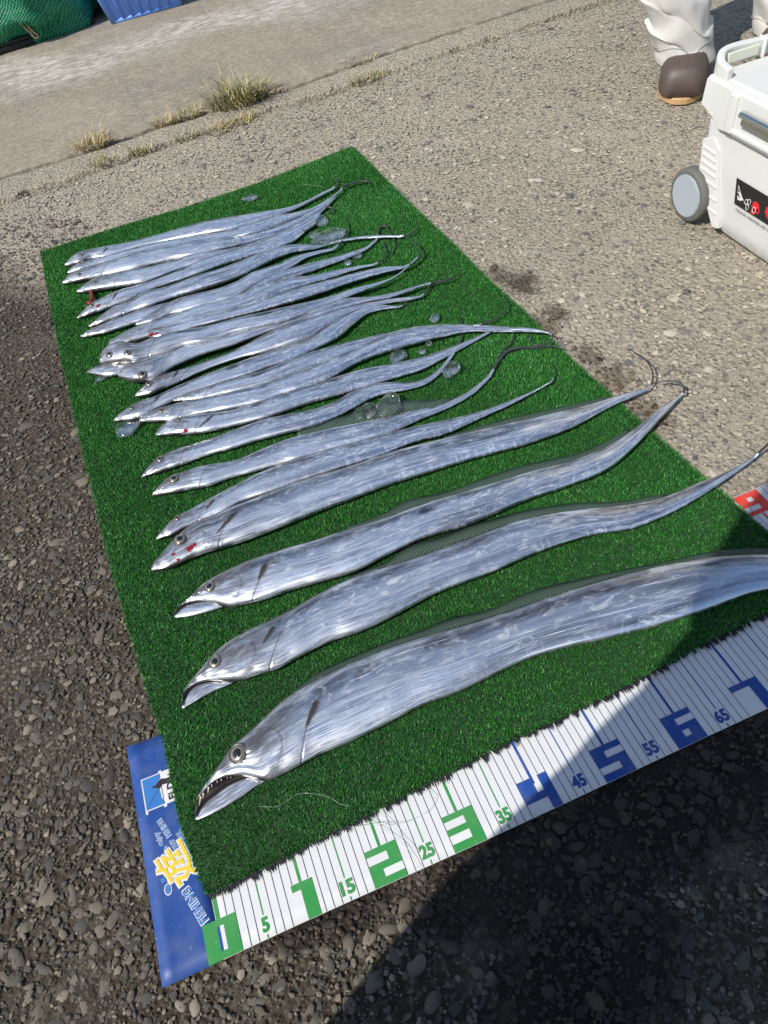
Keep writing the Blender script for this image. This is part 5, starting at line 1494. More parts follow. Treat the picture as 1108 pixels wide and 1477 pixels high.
# ------------------------------------------------------------------ cooler box
def build_cooler():
    X0, X1 = 1.300, 1.660
    Y1, Y0 = 1.000, 0.330
    cm = empty('cooler_box', ((X0 + X1) / 2, (Y0 + Y1) / 2, 0))
    tag(cm, 'white wheeled cooler box with a black sticker, standing beside the boots', 'cooler')
    ym = (Y0 + Y1) / 2; xm = (X0 + X1) / 2
    # body: loft of rounded rectangles, narrower at the foot, notch for the wheels at the far end
    def rring(x0, x1, y0, y1, r, z, n=6):
        pts = []
        for (cx, cy, a0) in ((x1 - r, y1 - r, 0), (x0 + r, y1 - r, 90), (x0 + r, y0 + r, 180), (x1 - r, y0 + r, 270)):
            for k in range(n + 1):
                a = math.radians(a0 + 90 * k / n)
                pts.append((cx + r * math.cos(a), cy + r * math.sin(a), z))
        return pts
    rings = []
    for z, dx, yf, yn in ((0.006, 0.016, 0.905, 0.40), (0.014, 0.008, 0.910, 0.385), (0.040, 0.005, 0.925, 0.36), (0.075, 0.003, 0.955, 0.35), (0.105, 0.001, 0.990, 0.345), (0.15, 0.0, 0.994, 0.34), (0.205, 0.0, 0.998, 0.335), (0.236, 0.0, 1.0, 0.33)):
        rings.append(rring(X0 + dx, X1 - dx, yn, yf, 0.022, z))
    V = [p for r_ in rings for p in r_]; n = len(rings[0]); F = []
    for i in range(len(rings) - 1):
        for k in range(n):
            F.append((i * n + k, i * n + (k + 1) % n, (i + 1) * n + (k + 1) % n, (i + 1) * n + k))
    F.append(tuple(range(n))[::-1]); F.append(tuple((len(rings) - 1) * n + k for k in range(n)))
    body = link('body', pydata('body', V, F, True), MAT['cooler'], cm)
    # raised, ribbed end panel on the side face
    bm = bmesh.new()
    pan = [(0.992, 0.172), (0.962, 0.185), (0.938, 0.168), (0.902, 0.045), (0.893, 0.020), (0.912, 0.016), (0.930, 0.040), (0.985, 0.105)]
    def prism(bm, yz, x0, x1):
        a = [bm.verts.new((x0, y, z)) for y, z in yz]; b = [bm.verts.new((x1, y, z)) for y, z in yz]
        m_ = len(yz)
        bm.faces.new(a); bm.faces.new(b[::-1])
        for k in range(m_): bm.faces.new((a[k], a[(k + 1) % m_], b[(k + 1) % m_], b[k]))
    prism(bm, pan, X0 - 0.0035, X0 + 0.012)
    bmesh.ops.bevel(bm, geom=bm.edges[:], offset=0.002, segments=2, affect='EDGES')
    bmesh.ops.recalc_face_normals(bm, faces=bm.faces[:])
    pn = link('end_panel', bm_mesh('end_panel', bm, True), MAT['cooler'], cm)
    for k, (ya, yb, z) in enumerate(((0.984, 0.944, 0.160), (0.984, 0.939, 0.146), (0.984, 0.935, 0.132), (0.984, 0.930, 0.118), (0.978, 0.923, 0.100), (0.957, 0.914, 0.075), (0.938, 0.906, 0.050))):
        bm = bmesh.new()
        prism(bm, [(ya, z - 0.0035), (ya, z + 0.0035), (yb, z + 0.0005), (yb, z - 0.0065)], X0 - 0.0050, X0 + 0.002)
        bmesh.ops.bevel(bm, geom=bm.edges[:], offset=0.0012, segments=2, affect='EDGES')
        bmesh.ops.recalc_face_normals(bm, faces=bm.faces[:])
        link('rib', bm_mesh('rib', bm, True), MAT['cooler'], pn)
    # lid: stepped skirt + top
    bm = bmesh.new()
    skirt = [(1.012, 0.232), (0.968, 0.228), (0.950, 0.204), (0.320, 0.204), (0.320, 0.276), (1.008, 0.288)]
    prism(bm, skirt, X0 - 0.010, X0 + 0.020)
    bmesh.ops.bevel(bm, geom=bm.edges[:], offset=0.005, segments=3, affect='EDGES')
    bmesh.ops.recalc_face_normals(bm, faces=bm.faces[:])
    lid = link('lid', bm_mesh('lid', bm, True), MAT['cooler_lid'], cm)
    for nm, (cx, cy, cz), (sx, sy, sz), bv in (
            ('lid_top', (xm + 0.004, 0.665, 0.270), (X1 - X0 + 0.006, 0.686, 0.040), 0.010),
            ('lid_panel', (xm + 0.01, 0.62, 0.2885), (0.235, 0.50, 0.012), 0.005),
            ('lid_skirt', (X1 + 0.002, 0.665, 0.245), (0.022, 0.68, 0.075), 0.006)):
        bm = bmesh.new(); add_box(bm, (cx, cy, cz), (sx, sy, sz), bv, 3)
        link(nm, bm_mesh(nm, bm, True), MAT['cooler_lid'], lid)
    # rim around the lid panel
    rim = rring(xm + 0.01 - 0.128, xm + 0.01 + 0.128, 0.355, 0.884, 0.035, 0.291)
    rim.append(rim[0])
    link('lid_rim', tube('lid_rim', rim, 0.0055, 8), MAT['cooler_lid'], lid)
    # latch recess frame + steel latch
    bm = bmesh.new(); add_box(bm, (X0 - 0.0085, 0.786, 0.2175), (0.011, 0.262, 0.010), 0.003, 2)
    link('latch_ledge', bm_mesh('latch_ledge', bm, True), MAT['cooler_lid'], lid)
    for yy in (0.918, 0.654):
        bm = bmesh.new(); add_box(bm, (X0 - 0.0085, yy, 0.2465), (0.014, 0.022, 0.070), 0.004, 2)
        link('latch_cheek', bm_mesh('latch_cheek', bm, True), MAT['cooler_lid'], lid)
    bm = bmesh.new()
    r_ = bmesh.ops.create_cone(bm, cap_ends=True, segments=20, radius1=0.008, radius2=0.008, depth=0.19)
    bmesh.ops.scale(bm, vec=(1.0, 0.75, 1), verts=r_['verts'])
    bmesh.ops.rotate(bm, cent=(0, 0, 0), matrix=Matrix.Rotation(math.radians(90), 3, 'X'), verts=r_['verts'])
    bmesh.ops.translate(bm, vec=(X0 - 0.018, 0.790, 0.258), verts=r_['verts'])
    add_box(bm, (X0 - 0.017, 0.790, 0.247), (0.004, 0.186, 0.016), 0.0012, 2)
    link('latch', bm_mesh('latch', bm, True), MAT['chrome'], cm)
    # carrying handle at the far end
    hz = 0.300
    hp = spline([(X0 + 0.004, 0.960, 0.292), (X0 + 0.006, 0.992, 0.298), (X0 + 0.022, 1.014, 0.302), (xm - 0.055, 1.020, 0.303), (xm + 0.055, 1.020, 0.303), (X1 - 0.022, 1.014, 0.302), (X1 - 0.006, 0.992, 0.298), (X1 - 0.004, 0.960, 0.292)], 60)
    V = []; F = []
    for i, p in enumerate(hp):
        tq = hp[min(i + 1, len(hp) - 1)] - hp[max(i - 1, 0)]; tq /= np.linalg.norm(tq)
        b = np.cross(tq, [0, 0, 1.0]); b /= np.linalg.norm(b)
        for (s1, s2) in ((-1, -1), (1, -1), (1, 1), (-1, 1)):
            V.append(p + b * 0.0075 * s1 + np.array([0, 0, 0.0165 * s2]))
    for i in range(len(hp) - 1):
        for k in range(4): F.append((i * 4 + k, i * 4 + (k + 1) % 4, (i + 1) * 4 + (k + 1) % 4, (i + 1) * 4 + k))
    F += [(3, 2, 1, 0), tuple((len(hp) - 1) * 4 + k for k in range(4))]
    hd = link('handle', pydata('handle', V, F), MAT['cooler_lid'], cm)
    bv = hd.modifiers.new('b', 'BEVEL'); bv.width = 0.004; bv.segments = 3; bv.limit_method = 'ANGLE'
    for (xa, xb) in ((X0 + 0.035, xm - 0.075), (xm - 0.052, xm + 0.052), (xm + 0.075, X1 - 0.035)):
        bm = bmesh.new(); add_box(bm, ((xa + xb) / 2, 1.0110, 0.303), (xb - xa, 0.006, 0.020), 0.0025, 2)
        link('handle_inset', bm_mesh('handle_inset', bm, True), MAT['handle_inner'], hd)
    for xx in (xm - 0.063, xm + 0.063):
        bm = bmesh.new(); add_box(bm, (xx, 1.0170, 0.303), (0.005, 0.021, 0.036), 0.002, 2)
        link('handle_joint', bm_mesh('handle_joint', bm, True), MAT['cooler_lid'], hd)
    # wheels
    for xx, sgn in ((X0 - 0.004, -1), (X1 + 0.004, 1)):
        wh = link('wheel', tube('wheel_axle', [(xx - 0.016, 0.990, 0.056), (xx + 0.016, 0.990, 0.056)], 0.020, 20), MAT['tyre'], cm)
        bm = bmesh.new()
        prof = [(0.030, -0.012), (0.049, -0.0145), (0.0545, -0.0125), (0.0558, -0.007), (0.056, 0.0), (0.0558, 0.007), (0.0545, 0.0125), (0.049, 0.0145), (0.030, 0.012)]
        n_ = 44; V = []; F = []
        for i in range(n_):
            a = 2 * math.pi * i / n_
            rr = 1.0 - (0.012 if i % 2 else 0.0)
            for (r1, dx) in prof: V.append((xx + dx, 0.990 + r1 * rr * math.cos(a), 0.0562 + r1 * rr * math.sin(a)))
        m_ = len(prof)
        for i in range(n_):
            for k in range(m_ - 1): F.append((i * m_ + k, i * m_ + k + 1, ((i + 1) % n_) * m_ + k + 1, ((i + 1) % n_) * m_ + k))
        bm.free()
        link('tyre', pydata('tyre', V, F, True), MAT['tyre'], wh)
        bm = bmesh.new()
        r_ = bmesh.ops.create_cone(bm, cap_ends=True, segments=40, radius1=0.0455, radius2=0.0435, depth=0.010)
        bmesh.ops.rotate(bm, cent=(0, 0, 0), matrix=Matrix.Rotation(math.radians(90 * sgn), 3, 'Y'), verts=r_['verts'])
        bmesh.ops.translate(bm, vec=(xx + sgn * 0.0125, 0.990, 0.0562), verts=r_['verts'])
        bmesh.ops.bevel(bm, geom=[e for e in bm.edges if len(e.link_faces) == 2 and any(len(f.verts) > 4 for f in e.link_faces)], offset=0.0015, segments=2, affect='EDGES')
        link('hub_cap', bm_mesh('hub_cap', bm), MAT['hub'], wh)
    # sticker on the side face, reading towards the near end
    sx = X0 - 0.0009
    st = link('sticker', pydata('sticker', [(sx, 0.878, 0.137), (sx, 0.868, 0.088), (sx, 0.520, 0.088), (sx, 0.520, 0.137)], [(0, 1, 2, 3)]), MAT['sticker'], cm)
    def decal(nm, yz, mat, lift):
        return link(nm, pydata(nm, [(sx - lift, y, z) for y, z in yz], [tuple(range(len(yz)))]), mat, st)
    decal('print_mark', [(0.868, 0.127), (0.8655, 0.111), (0.8610, 0.112), (0.8590, 0.106), (0.8645, 0.107), (0.8610, 0.098), (0.8560, 0.101), (0.8530, 0.0985), (0.8520, 0.102), (0.8435, 0.1045), (0.8480, 0.1065), (0.8560, 0.1135)], MAT['st_white'], 0.0005)
    decal('print_mark', [(0.866, 0.1235), (0.8650, 0.1145), (0.8590, 0.1145)], MAT['sticker'], 0.0008)
    decal('print_mark', [(0.861, 0.107), (0.8585, 0.1035), (0.8555, 0.108)], MAT['sticker'], 0.0008)
    def loopline(pts, mat, r_=0.0006):
        P = [(sx - 0.0006, y, z) for y, z in spline(list(pts) + [pts[0]], 40)]
        link('print_line', tube('print_line', P, r_, 6), mat, st)
    loopline([(0.842, 0.101), (0.838, 0.110), (0.834, 0.108), (0.835, 0.101)], MAT['st_white'])
    loopline([(0.834, 0.111), (0.829, 0.113), (0.826, 0.106), (0.831, 0.102)], MAT['st_white'])
    loopline([(0.836, 0.101), (0.832, 0.091), (0.828, 0.094), (0.830, 0.101)], MAT['st_white'])
    random.seed(3)
    for (cy, cz, rr, nn, mt) in ((0.812, 0.107, 0.012, 22, 'st_red'), (0.815, 0.094, 0.007, 14, 'st_red'), (0.803, 0.101, 0.006, 14, 'st_red'), (0.770, 0.110, 0.017, 24, 'st_red'), (0.735, 0.112, 0.012, 18, 'st_white'), (0.70, 0.112, 0.013, 20, 'st_red'), (0.66, 0.112, 0.012, 18, 'st_white')):
        decal('print_splash', [(cy + rr * (0.5 + 0.6 * random.random()) * math.cos(2 * math.pi * k / nn), cz + rr * (0.5 + 0.6 * random.random()) * math.sin(2 * math.pi * k / nn)) for k in range(nn)], MAT[mt], 0.0005 + 0.0001 * (mt == 'st_white'))
    loopline([(0.818, 0.101), (0.812, 0.105), (0.808, 0.097), (0.815, 0.094)], MAT['st_white'])
    Vt, Ft = text_mesh('TRUNK MASTER-HD II TOUGH', 0.0)
    ex = Vt.max(0) - Vt.min(0); wt = 0.135; ht = 0.0056
    P = [(X0 - 0.0006, 0.862 - (v[0] / ex[0] + 0.5) * wt, 0.0785 + v[1] / ex[1] * ht) for v in Vt]
    link('lettering', pydata('lettering', P, Ft), MAT['ink_black'], cm)
    random.seed(7)
    for ch in cm.children_recursive:
        if ch.type == 'MESH' and ch.name.split('.')[0] in ('lid', 'lid_top', 'lid_panel', 'lid_skirt', 'end_panel', 'rib', 'latch_ledge', 'latch_cheek', 'handle_inset', 'handle_joint', 'latch', 'handle'):
            if ch.name.startswith('handle') and len(ch.data.polygons) and not ch.data.polygons[0].use_smooth:
                ch.data.polygons.foreach_set('use_smooth', [True] * len(ch.data.polygons))
            ch.modifiers.new('wn', 'WEIGHTED_NORMAL')
build_cooler()

# ------------------------------------------------------------------ people
def skin_obj(name, chains, mat, parent, sub=2):
    """chains: list of lists of (point, radius); first chain holds the root"""
    V = []; E = []; Rr = []; seen = {}
    for ch in chains:
        prev = None
        for (p, r_) in ch:
            key = tuple(round(float(x), 4) for x in p)
            if key not in seen:
                seen[key] = len(V); V.append(key); Rr.append(r_)
            i = seen[key]
            if prev is not None and prev != i: E.append((prev, i))
            prev = i
    me = bpy.data.meshes.new(name); me.from_pydata(V, E, [])
    o = link(name, me, mat, parent)
    bm = bmesh.new(); bm.from_mesh(me); lay = bm.verts.layers.skin.verify()
    bm.verts.ensure_lookup_table()
    for i, v in enumerate(bm.verts):
        v[lay].radius = (Rr[i], Rr[i]); v[lay].use_root = (i == 0)
    bm.to_mesh(me); bm.free()
    m = o.modifiers.new('skin', 'SKIN'); m.use_smooth_shade = True
    m = o.modifiers.new('sub', 'SUBSURF'); m.levels = sub; m.render_levels = sub
    return o

def lerp(a, b, t): return tuple(np.array(a) * (1 - t) + np.array(b) * t)

def trouser_leg_rings(hip, knee, ankle, r0, r1, r2, seed, n=130, m=64, fold=1.0, stack=0.10):
    P = spline([hip, lerp(hip, knee, 0.5), knee, lerp(knee, ankle, 0.5), ankle], n)
    V = []
    L = np.linalg.norm(P[-1] - P[0])
    for i, p in enumerate(P):
        f_ = i / (n - 1)
        rad = np.interp(f_, [0, 0.5, 0.86, 1], [r0, r1, r2 * 1.06, r2])
        for k in range(m):
            a = 2 * math.pi * k / m
            ca, sa = math.cos(a), math.sin(a)
            zz = p[2]
            n1 = mnoise.noise((ca * 1.3 + seed, sa * 1.3, zz * 7))
            near = math.exp(-((zz - (ankle[2] + stack)) / 0.15) ** 2)
            ph = seed + 2.2 * n1
            f1 = math.sin(zz * 70 + 4.2 * math.sin(a + seed) + ph)
            f2 = math.sin(zz * 50 - 3.4 * math.sin(a * 1.0 + 2 * seed) + 2 * ph)
            sharp = lambda q: math.copysign(abs(q) ** 0.75, q)
            amt = fold * (0.22 + 0.78 * near) * (0.0 if f_ > 0.985 else min(1.0, (0.985 - f_) / 0.06))
            rr = rad * (1 + amt * (0.075 * sharp(f1) * (0.55 + 0.45 * math.sin(a * 2 + seed)) + 0.055 * sharp(f2) + 0.05 * n1 - 0.03 + 0.05 * (0.6 - abs(mnoise.noise((ca * 1.8 + seed, sa * 1.8 + 2, zz * 26 + 2.0 * ca))) * 2)))
            V.append((p[0] + rr * ca, p[1] + rr * sa * 0.95, zz + 0.010 * f1 * near * (f_ < 0.95)))
    return V, n, m

def trousers(name, legs, pelvis, mat, parent, waist, fold=1.0):
    V = []; F = []; seams = []
    for (hip, knee, ankle, r0, r1, r2, seed) in legs:
        b = len(V); Vl, n, m = trouser_leg_rings(hip, knee, ankle, r0, r1, r2, seed, fold=fold)
        V += Vl
        for i in range(n - 1):
            for k in range(m):
                F.append((b + i * m + k, b + (i + 1) * m + k, b + (i + 1) * m + (k + 1) % m, b + i * m + (k + 1) % m))
        ri = int(n * 0.945); ring = [np.array(V[b + ri * m + k]) for k in range(m)] ; cr_ = np.mean(ring, axis=0)
        seams.append([cr_ + (q - cr_) * 1.006 for q in ring + ring[:1]])
        # turn the hem inward
        last = V[b + (n - 1) * m: b + n * m]; c = np.mean(last, axis=0); b2 = len(V)
        V += [tuple(c + (np.array(p) - c) * 0.93 + np.array([0, 0, 0.012])) for p in last]
        for k in range(m):
            F.append((b + (n - 1) * m + k, b2 + k, b2 + (k + 1) % m, b + (n - 1) * m + (k + 1) % m))
    # seat and waist
    b = len(V); m = 40; levels = [(pelvis[2] - 0.10, 0.60), (pelvis[2] - 0.04, 1.0), (pelvis[2] + 0.06, 1.03), (pelvis[2] + 0.14, 0.95)]
    hx = np.array(legs[1][0]) - np.array(legs[0][0]); ang = math.atan2(hx[1], hx[0])
    for z, s in levels:
        for k in range(m):
            a = 2 * math.pi * k / m; x, y = waist[0] * s * math.cos(a), waist[1] * s * math.sin(a)
            V.append((pelvis[0] + x * math.cos(ang) - y * math.sin(ang), pelvis[1] + x * math.sin(ang) + y * math.cos(ang), z))
    for i in range(len(levels) - 1):
        for k in range(m): F.append((b + i * m + k, b + i * m + (k + 1) % m, b + (i + 1) * m + (k + 1) % m, b + (i + 1) * m + k))
    F.append(tuple(b + k for k in range(m))[::-1])
    me = pydata(name, V, F, True)
    bm = bmesh.new(); bm.from_mesh(me); bmesh.ops.recalc_face_normals(bm, faces=bm.faces[:]); bm.to_mesh(me); bm.free()
    tr = link(name, me, mat, parent)
    for sm in seams:
        link('hem_seam', tube('hem_seam', sm, 0.0011, 6, False), MAT['seam'], tr)
    return tr

def boot(parent, heel, toe, zs, mat, solemat, high=0.085, w=0.052):
    """heel, toe: ground xy; a rounded rubber boot with a gum sole"""
    h = np.array(heel); t = np.array(toe); d = t - h; L = np.linalg.norm(d); d /= L; sdv = np.array([-d[1], d[0]])
    n, m = 26, 24
    V = []; F = []
    for i in range(n):
        f_ = i / (n - 1)
        # half width and height along the foot
        wv = w * np.interp(f_, [0, 0.06, 0.2, 0.45, 0.7, 0.86, 0.95, 1], [0.35, 0.62, 0.72, 0.80, 1.0, 0.99, 0.90, 0.62])
        hv = np.interp(f_, [0, 0.05, 0.30, 0.45, 0.60, 0.78, 0.9, 0.97, 1], [0.05, 0.105, 0.110, 0.095, 0.082, 0.072, 0.064, 0.052, 0.026])
        c = h + d * L * f_
        for k in range(m):
            a = 2 * math.pi * k / m; ca, sa = math.cos(a), math.sin(a)
            x = math.copysign(abs(ca) ** 0.6, ca) * wv
            z = zs + 0.026 + (hv * abs(sa) ** 0.62 if sa > 0 else -0.010 * abs(sa))
            z += 0.002 * mnoise.noise((f_ * 9, ca * 2, 3))
            V.append((c[0] + sdv[0] * x, c[1] + sdv[1] * x, z))
    for i in range(n - 1):
        for k in range(m): F.append((i * m + k, i * m + (k + 1) % m, (i + 1) * m + (k + 1) % m, (i + 1) * m + k))
    F.append(tuple(range(m))[::-1]); F.append(tuple((n - 1) * m + k for k in range(m)))
    # shaft
    b = len(V); sh = h + d * L * 0.24
    for i, (z, r_) in enumerate(((0.05, 0.050), (0.11, 0.052), (high + 0.03, 0.050), (high + 0.05, 0.046))):
        for k in range(m):
            a = 2 * math.pi * k / m
            V.append((sh[0] + r_ * math.cos(a), sh[1] + r_ * math.sin(a), zs + z))
    for i in range(3):
        for k in range(m): F.append((b + i * m + k, b + i * m + (k + 1) % m, b + (i + 1) * m + (k + 1) % m, b + (i + 1) * m + k))
    me = pydata('boot', V, F, True)
    bm = bmesh.new(); bm.from_mesh(me); bmesh.ops.recalc_face_normals(bm, faces=bm.faces[:]); bm.to_mesh(me); bm.free()
    bo = link('boot', me, mat, parent)
    V = []; F = []
    out = []
    for i in range(40):
        a = 2 * math.pi * i / 40
        # foot outline
        f_ = 0.5 + 0.515 * math.cos(a)
        wv = w * 1.02 * np.interp(f_, [0, 0.06, 0.2, 0.45, 0.7, 0.86, 0.95, 1], [0.42, 0.66, 0.74, 0.80, 1.0, 1.0, 0.92, 0.70]) * math.copysign(abs(math.sin(a)) ** 0.55, math.sin(a))
        p = h + d * L * (f_ * 1.01) + sdv * wv
        out.append(p)
    zl = [zs + 0.002, zs + 0.004, zs + 0.016, zs + 0.019]
    sc = [0.97, 1.0, 1.0, 0.985]
    cc = np.mean(out, axis=0)
    for z, s in zip(zl, sc):
        for p in out: V.append((*(cc + (p - cc) * s), z))
    m = 40
    for i in range(3):
        for k in range(m): F.append((i * m + k, i * m + (k + 1) % m, (i + 1) * m + (k + 1) % m, (i + 1) * m + k))
    F.append(tuple(range(m))[::-1]); F.append(tuple(3 * m + k for k in range(m)))
    link('sole', pydata('sole', V, F), solemat, bo)
    return bo

def fingers(wr, fwd, side, curl=0.5):
    """five skinned finger chains from the wrist: palm along fwd, thumb leaving at the side"""
    wr = np.array(wr); fwd = np.array(fwd) / np.linalg.norm(fwd); side = np.array(side) / np.linalg.norm(side)
    nrm = np.cross(fwd, side)
    palm = wr + fwd * 0.075
    ch = []
    for k, ln in enumerate((0.070, 0.080, 0.074, 0.058)):
        b = palm + side * (0.027 - 0.018 * k)
        p1 = b + fwd * ln * 0.45; p2 = p1 + (fwd * (1 - curl * 0.5) + nrm * curl * 0.8) * ln * 0.35; p3 = p2 + (fwd * (1 - curl) + nrm * curl) * ln * 0.3
        ch.append([(tuple(wr), 0.026), (tuple(palm - fwd * 0.03), 0.030), (tuple(b), 0.0105), (tuple(p1), 0.0095), (tuple(p2), 0.0085), (tuple(p3), 0.0075)])
    t0 = wr + fwd * 0.025 + side * 0.024
    ch.append([(tuple(palm - fwd * 0.03), 0.030), (tuple(t0), 0.013), (tuple(t0 + side * 0.022 + fwd * 0.022), 0.011), (tuple(t0 + side * 0.028 + fwd * 0.048 + nrm * 0.01), 0.009)])
    return ch

def upper_body(root, pelvis, chest, neck, head, sh, el, wr, face, jacket, bodymat, hairmat, hand_dirs):
    pel, chs, nk, hd = map(tuple, (pelvis, chest, neck, head))
    mid = lerp(pel, chs, 0.5)
    chains = [[(pel, 0.14), (mid, 0.135), (chs, 0.15), (lerp(chs, nk, 0.7), 0.075), (nk, 0.058), (hd, 0.088), (tuple(np.array(hd) + np.array([0, 0, 0.075])), 0.080)]]
    # brow, nose and chin give the head a face
    f_ = np.array([face[0], face[1], 0.0]); f_ /= np.linalg.norm(f_); hh = np.array(hd)
    chains.append([(hd, 0.088), (tuple(hh + f_ * 0.055 + np.array([0, 0, -0.055])), 0.040)])
    chains.append([(hd, 0.088), (tuple(hh + f_ * 0.080 + np.array([0, 0, 0.005])), 0.020), (tuple(hh + f_ * 0.104 + np.array([0, 0, -0.012])), 0.011)])
    for s in (0, 1):
        chains.append([(chs, 0.15), (sh[s], 0.062), (lerp(sh[s], el[s], 0.5), 0.050), (el[s], 0.043), (lerp(el[s], wr[s], 0.5), 0.037), (wr[s], 0.026)])
        chains += fingers(wr[s], *hand_dirs[s])
        sdv = np.cross(f_, [0, 0, 1.0]) * (1 if s else -1)
        chains.append([(hd, 0.088), (tuple(hh + sdv * 0.088), 0.016)])
    skin_obj('body', chains, bodymat, root, 2)
    jc = [[(pel, 0.215), (mid, 0.195), (chs, 0.19), (lerp(chs, nk, 0.75), 0.10)]]
    for s in (0, 1):
        jc.append([(chs, 0.19), (sh[s], 0.095), (lerp(sh[s], el[s], 0.5), 0.078), (el[s], 0.068), (lerp(el[s], wr[s], 0.6), 0.058), (lerp(el[s], wr[s], 0.92), 0.048)])
    skin_obj('jacket', jc, jacket, root, 2)
    # hair
    bm = bmesh.new(); bmesh.ops.create_uvsphere(bm, u_segments=24, v_segments=14, radius=0.108)
    for v in bm.verts:
        v.co *= 1 + 0.05 * mnoise.noise(v.co * 30)
    dead = [v for v in bm.verts if v.co.z < -0.02 and v.co.dot(Vector(f_)) > -0.03 or v.co.z < -0.07]
    bmesh.ops.delete(bm, geom=dead, context='VERTS')
    bmesh.ops.translate(bm, vec=Vector(hh + np.array([0, 0, 0.045]) - f_ * 0.008), verts=bm.verts)
    link('hair', bm_mesh('hair', bm, True), hairmat, root)
    for s in (-1, 1):
        sdv = np.cross(f_, [0, 0, 1.0])
        e = bpy.data.objects.new('eye', PUP_ME); col.objects.link(e); e.parent = root
        e.matrix_parent_inverse = Matrix.Translation(root.location).inverted()
        e.location = Vector(hh + f_ * 0.082 + sdv * 0.032 * s + np.array([0, 0, 0.022])); e.scale = (0.011, 0.011, 0.008)

def standing_person():
    toe1 = up(981, 150, 0.0); 
    f = np.array([-0.30, -0.95]); f /= np.linalg.norm(f)
    g = np.array([-0.60, -0.80])            # the feet point at the fish
    a1 = toe1[:2] - g * 0.20
    a2 = np.array([2.04, 1.62])
    pelvis = np.array([(a1[0] + a2[0]) / 2 - 0.12, (a1[1] + a2[1]) / 2 + 0.06, 0.92])
    root = empty('person', (pelvis[0], pelvis[1], 0.0))
    tag(root, 'person in white rain trousers and brown rubber boots standing behind the cooler', 'person')
    sdv = np.array([f[1], -f[0]])
    legs = []
    for a, s, seed in ((a1, 1, 2.3), (a2, -1, 7.9)):
        hip = (pelvis[0] + (a[0] - pelvis[0]) * 0.42, pelvis[1] + (a[1] - pelvis[1]) * 0.42, 0.86)
        knee = (hip[0] * 0.35 + a[0] * 0.65 - (0.16 if s == 1 else 0.02), hip[1] * 0.35 + a[1] * 0.65 + 0.03, 0.49)
        legs.append((hip, knee, (a[0] + g[0] * 0.065, a[1] + g[1] * 0.065, 0.060), 0.115, 0.098, 0.079, seed))
    trousers('trousers', legs, pelvis, MAT['cloth'], root, (0.20, 0.145), fold=0.95)
    for a in (a1, a2):
        boot(root, a - g * 0.075, a + g * 0.205, -0.001, MAT['boot'], MAT['sole'], w=0.062)
    chest = pelvis + np.array([f[0] * 0.02, f[1] * 0.02, 0.40]); neck = chest + np.array([f[0] * 0.02, f[1] * 0.02, 0.20]); head = neck + np.array([f[0] * 0.03, f[1] * 0.03, 0.13])
    sx = np.array([sdv[0], sdv[1], 0])
    sh = [tuple(chest + sx * 0.20 + np.array([0, 0, 0.10])), tuple(chest - sx * 0.20 + np.array([0, 0, 0.10]))]
    el = [tuple(np.array(sh[0]) + sx * 0.06 + np.array([0, 0, -0.29])), tuple(np.array(sh[1]) - sx * 0.06 + np.array([0, 0, -0.29]))]
    f3 = np.array([f[0], f[1], 0])
    wr = [tuple(np.array(el[0]) + f3 * 0.08 + np.array([0, 0, -0.25])), tuple(np.array(el[1]) + f3 * 0.08 + np.array([0, 0, -0.25]))]
    upper_body(root, pelvis, chest, neck, head, sh, el, wr, f, MAT['cloth'], MAT['skin'], MAT['hair'],
               [((0, 0, -1), f3, 0.35), ((0, 0, -1), f3, 0.35)])
standing_person()

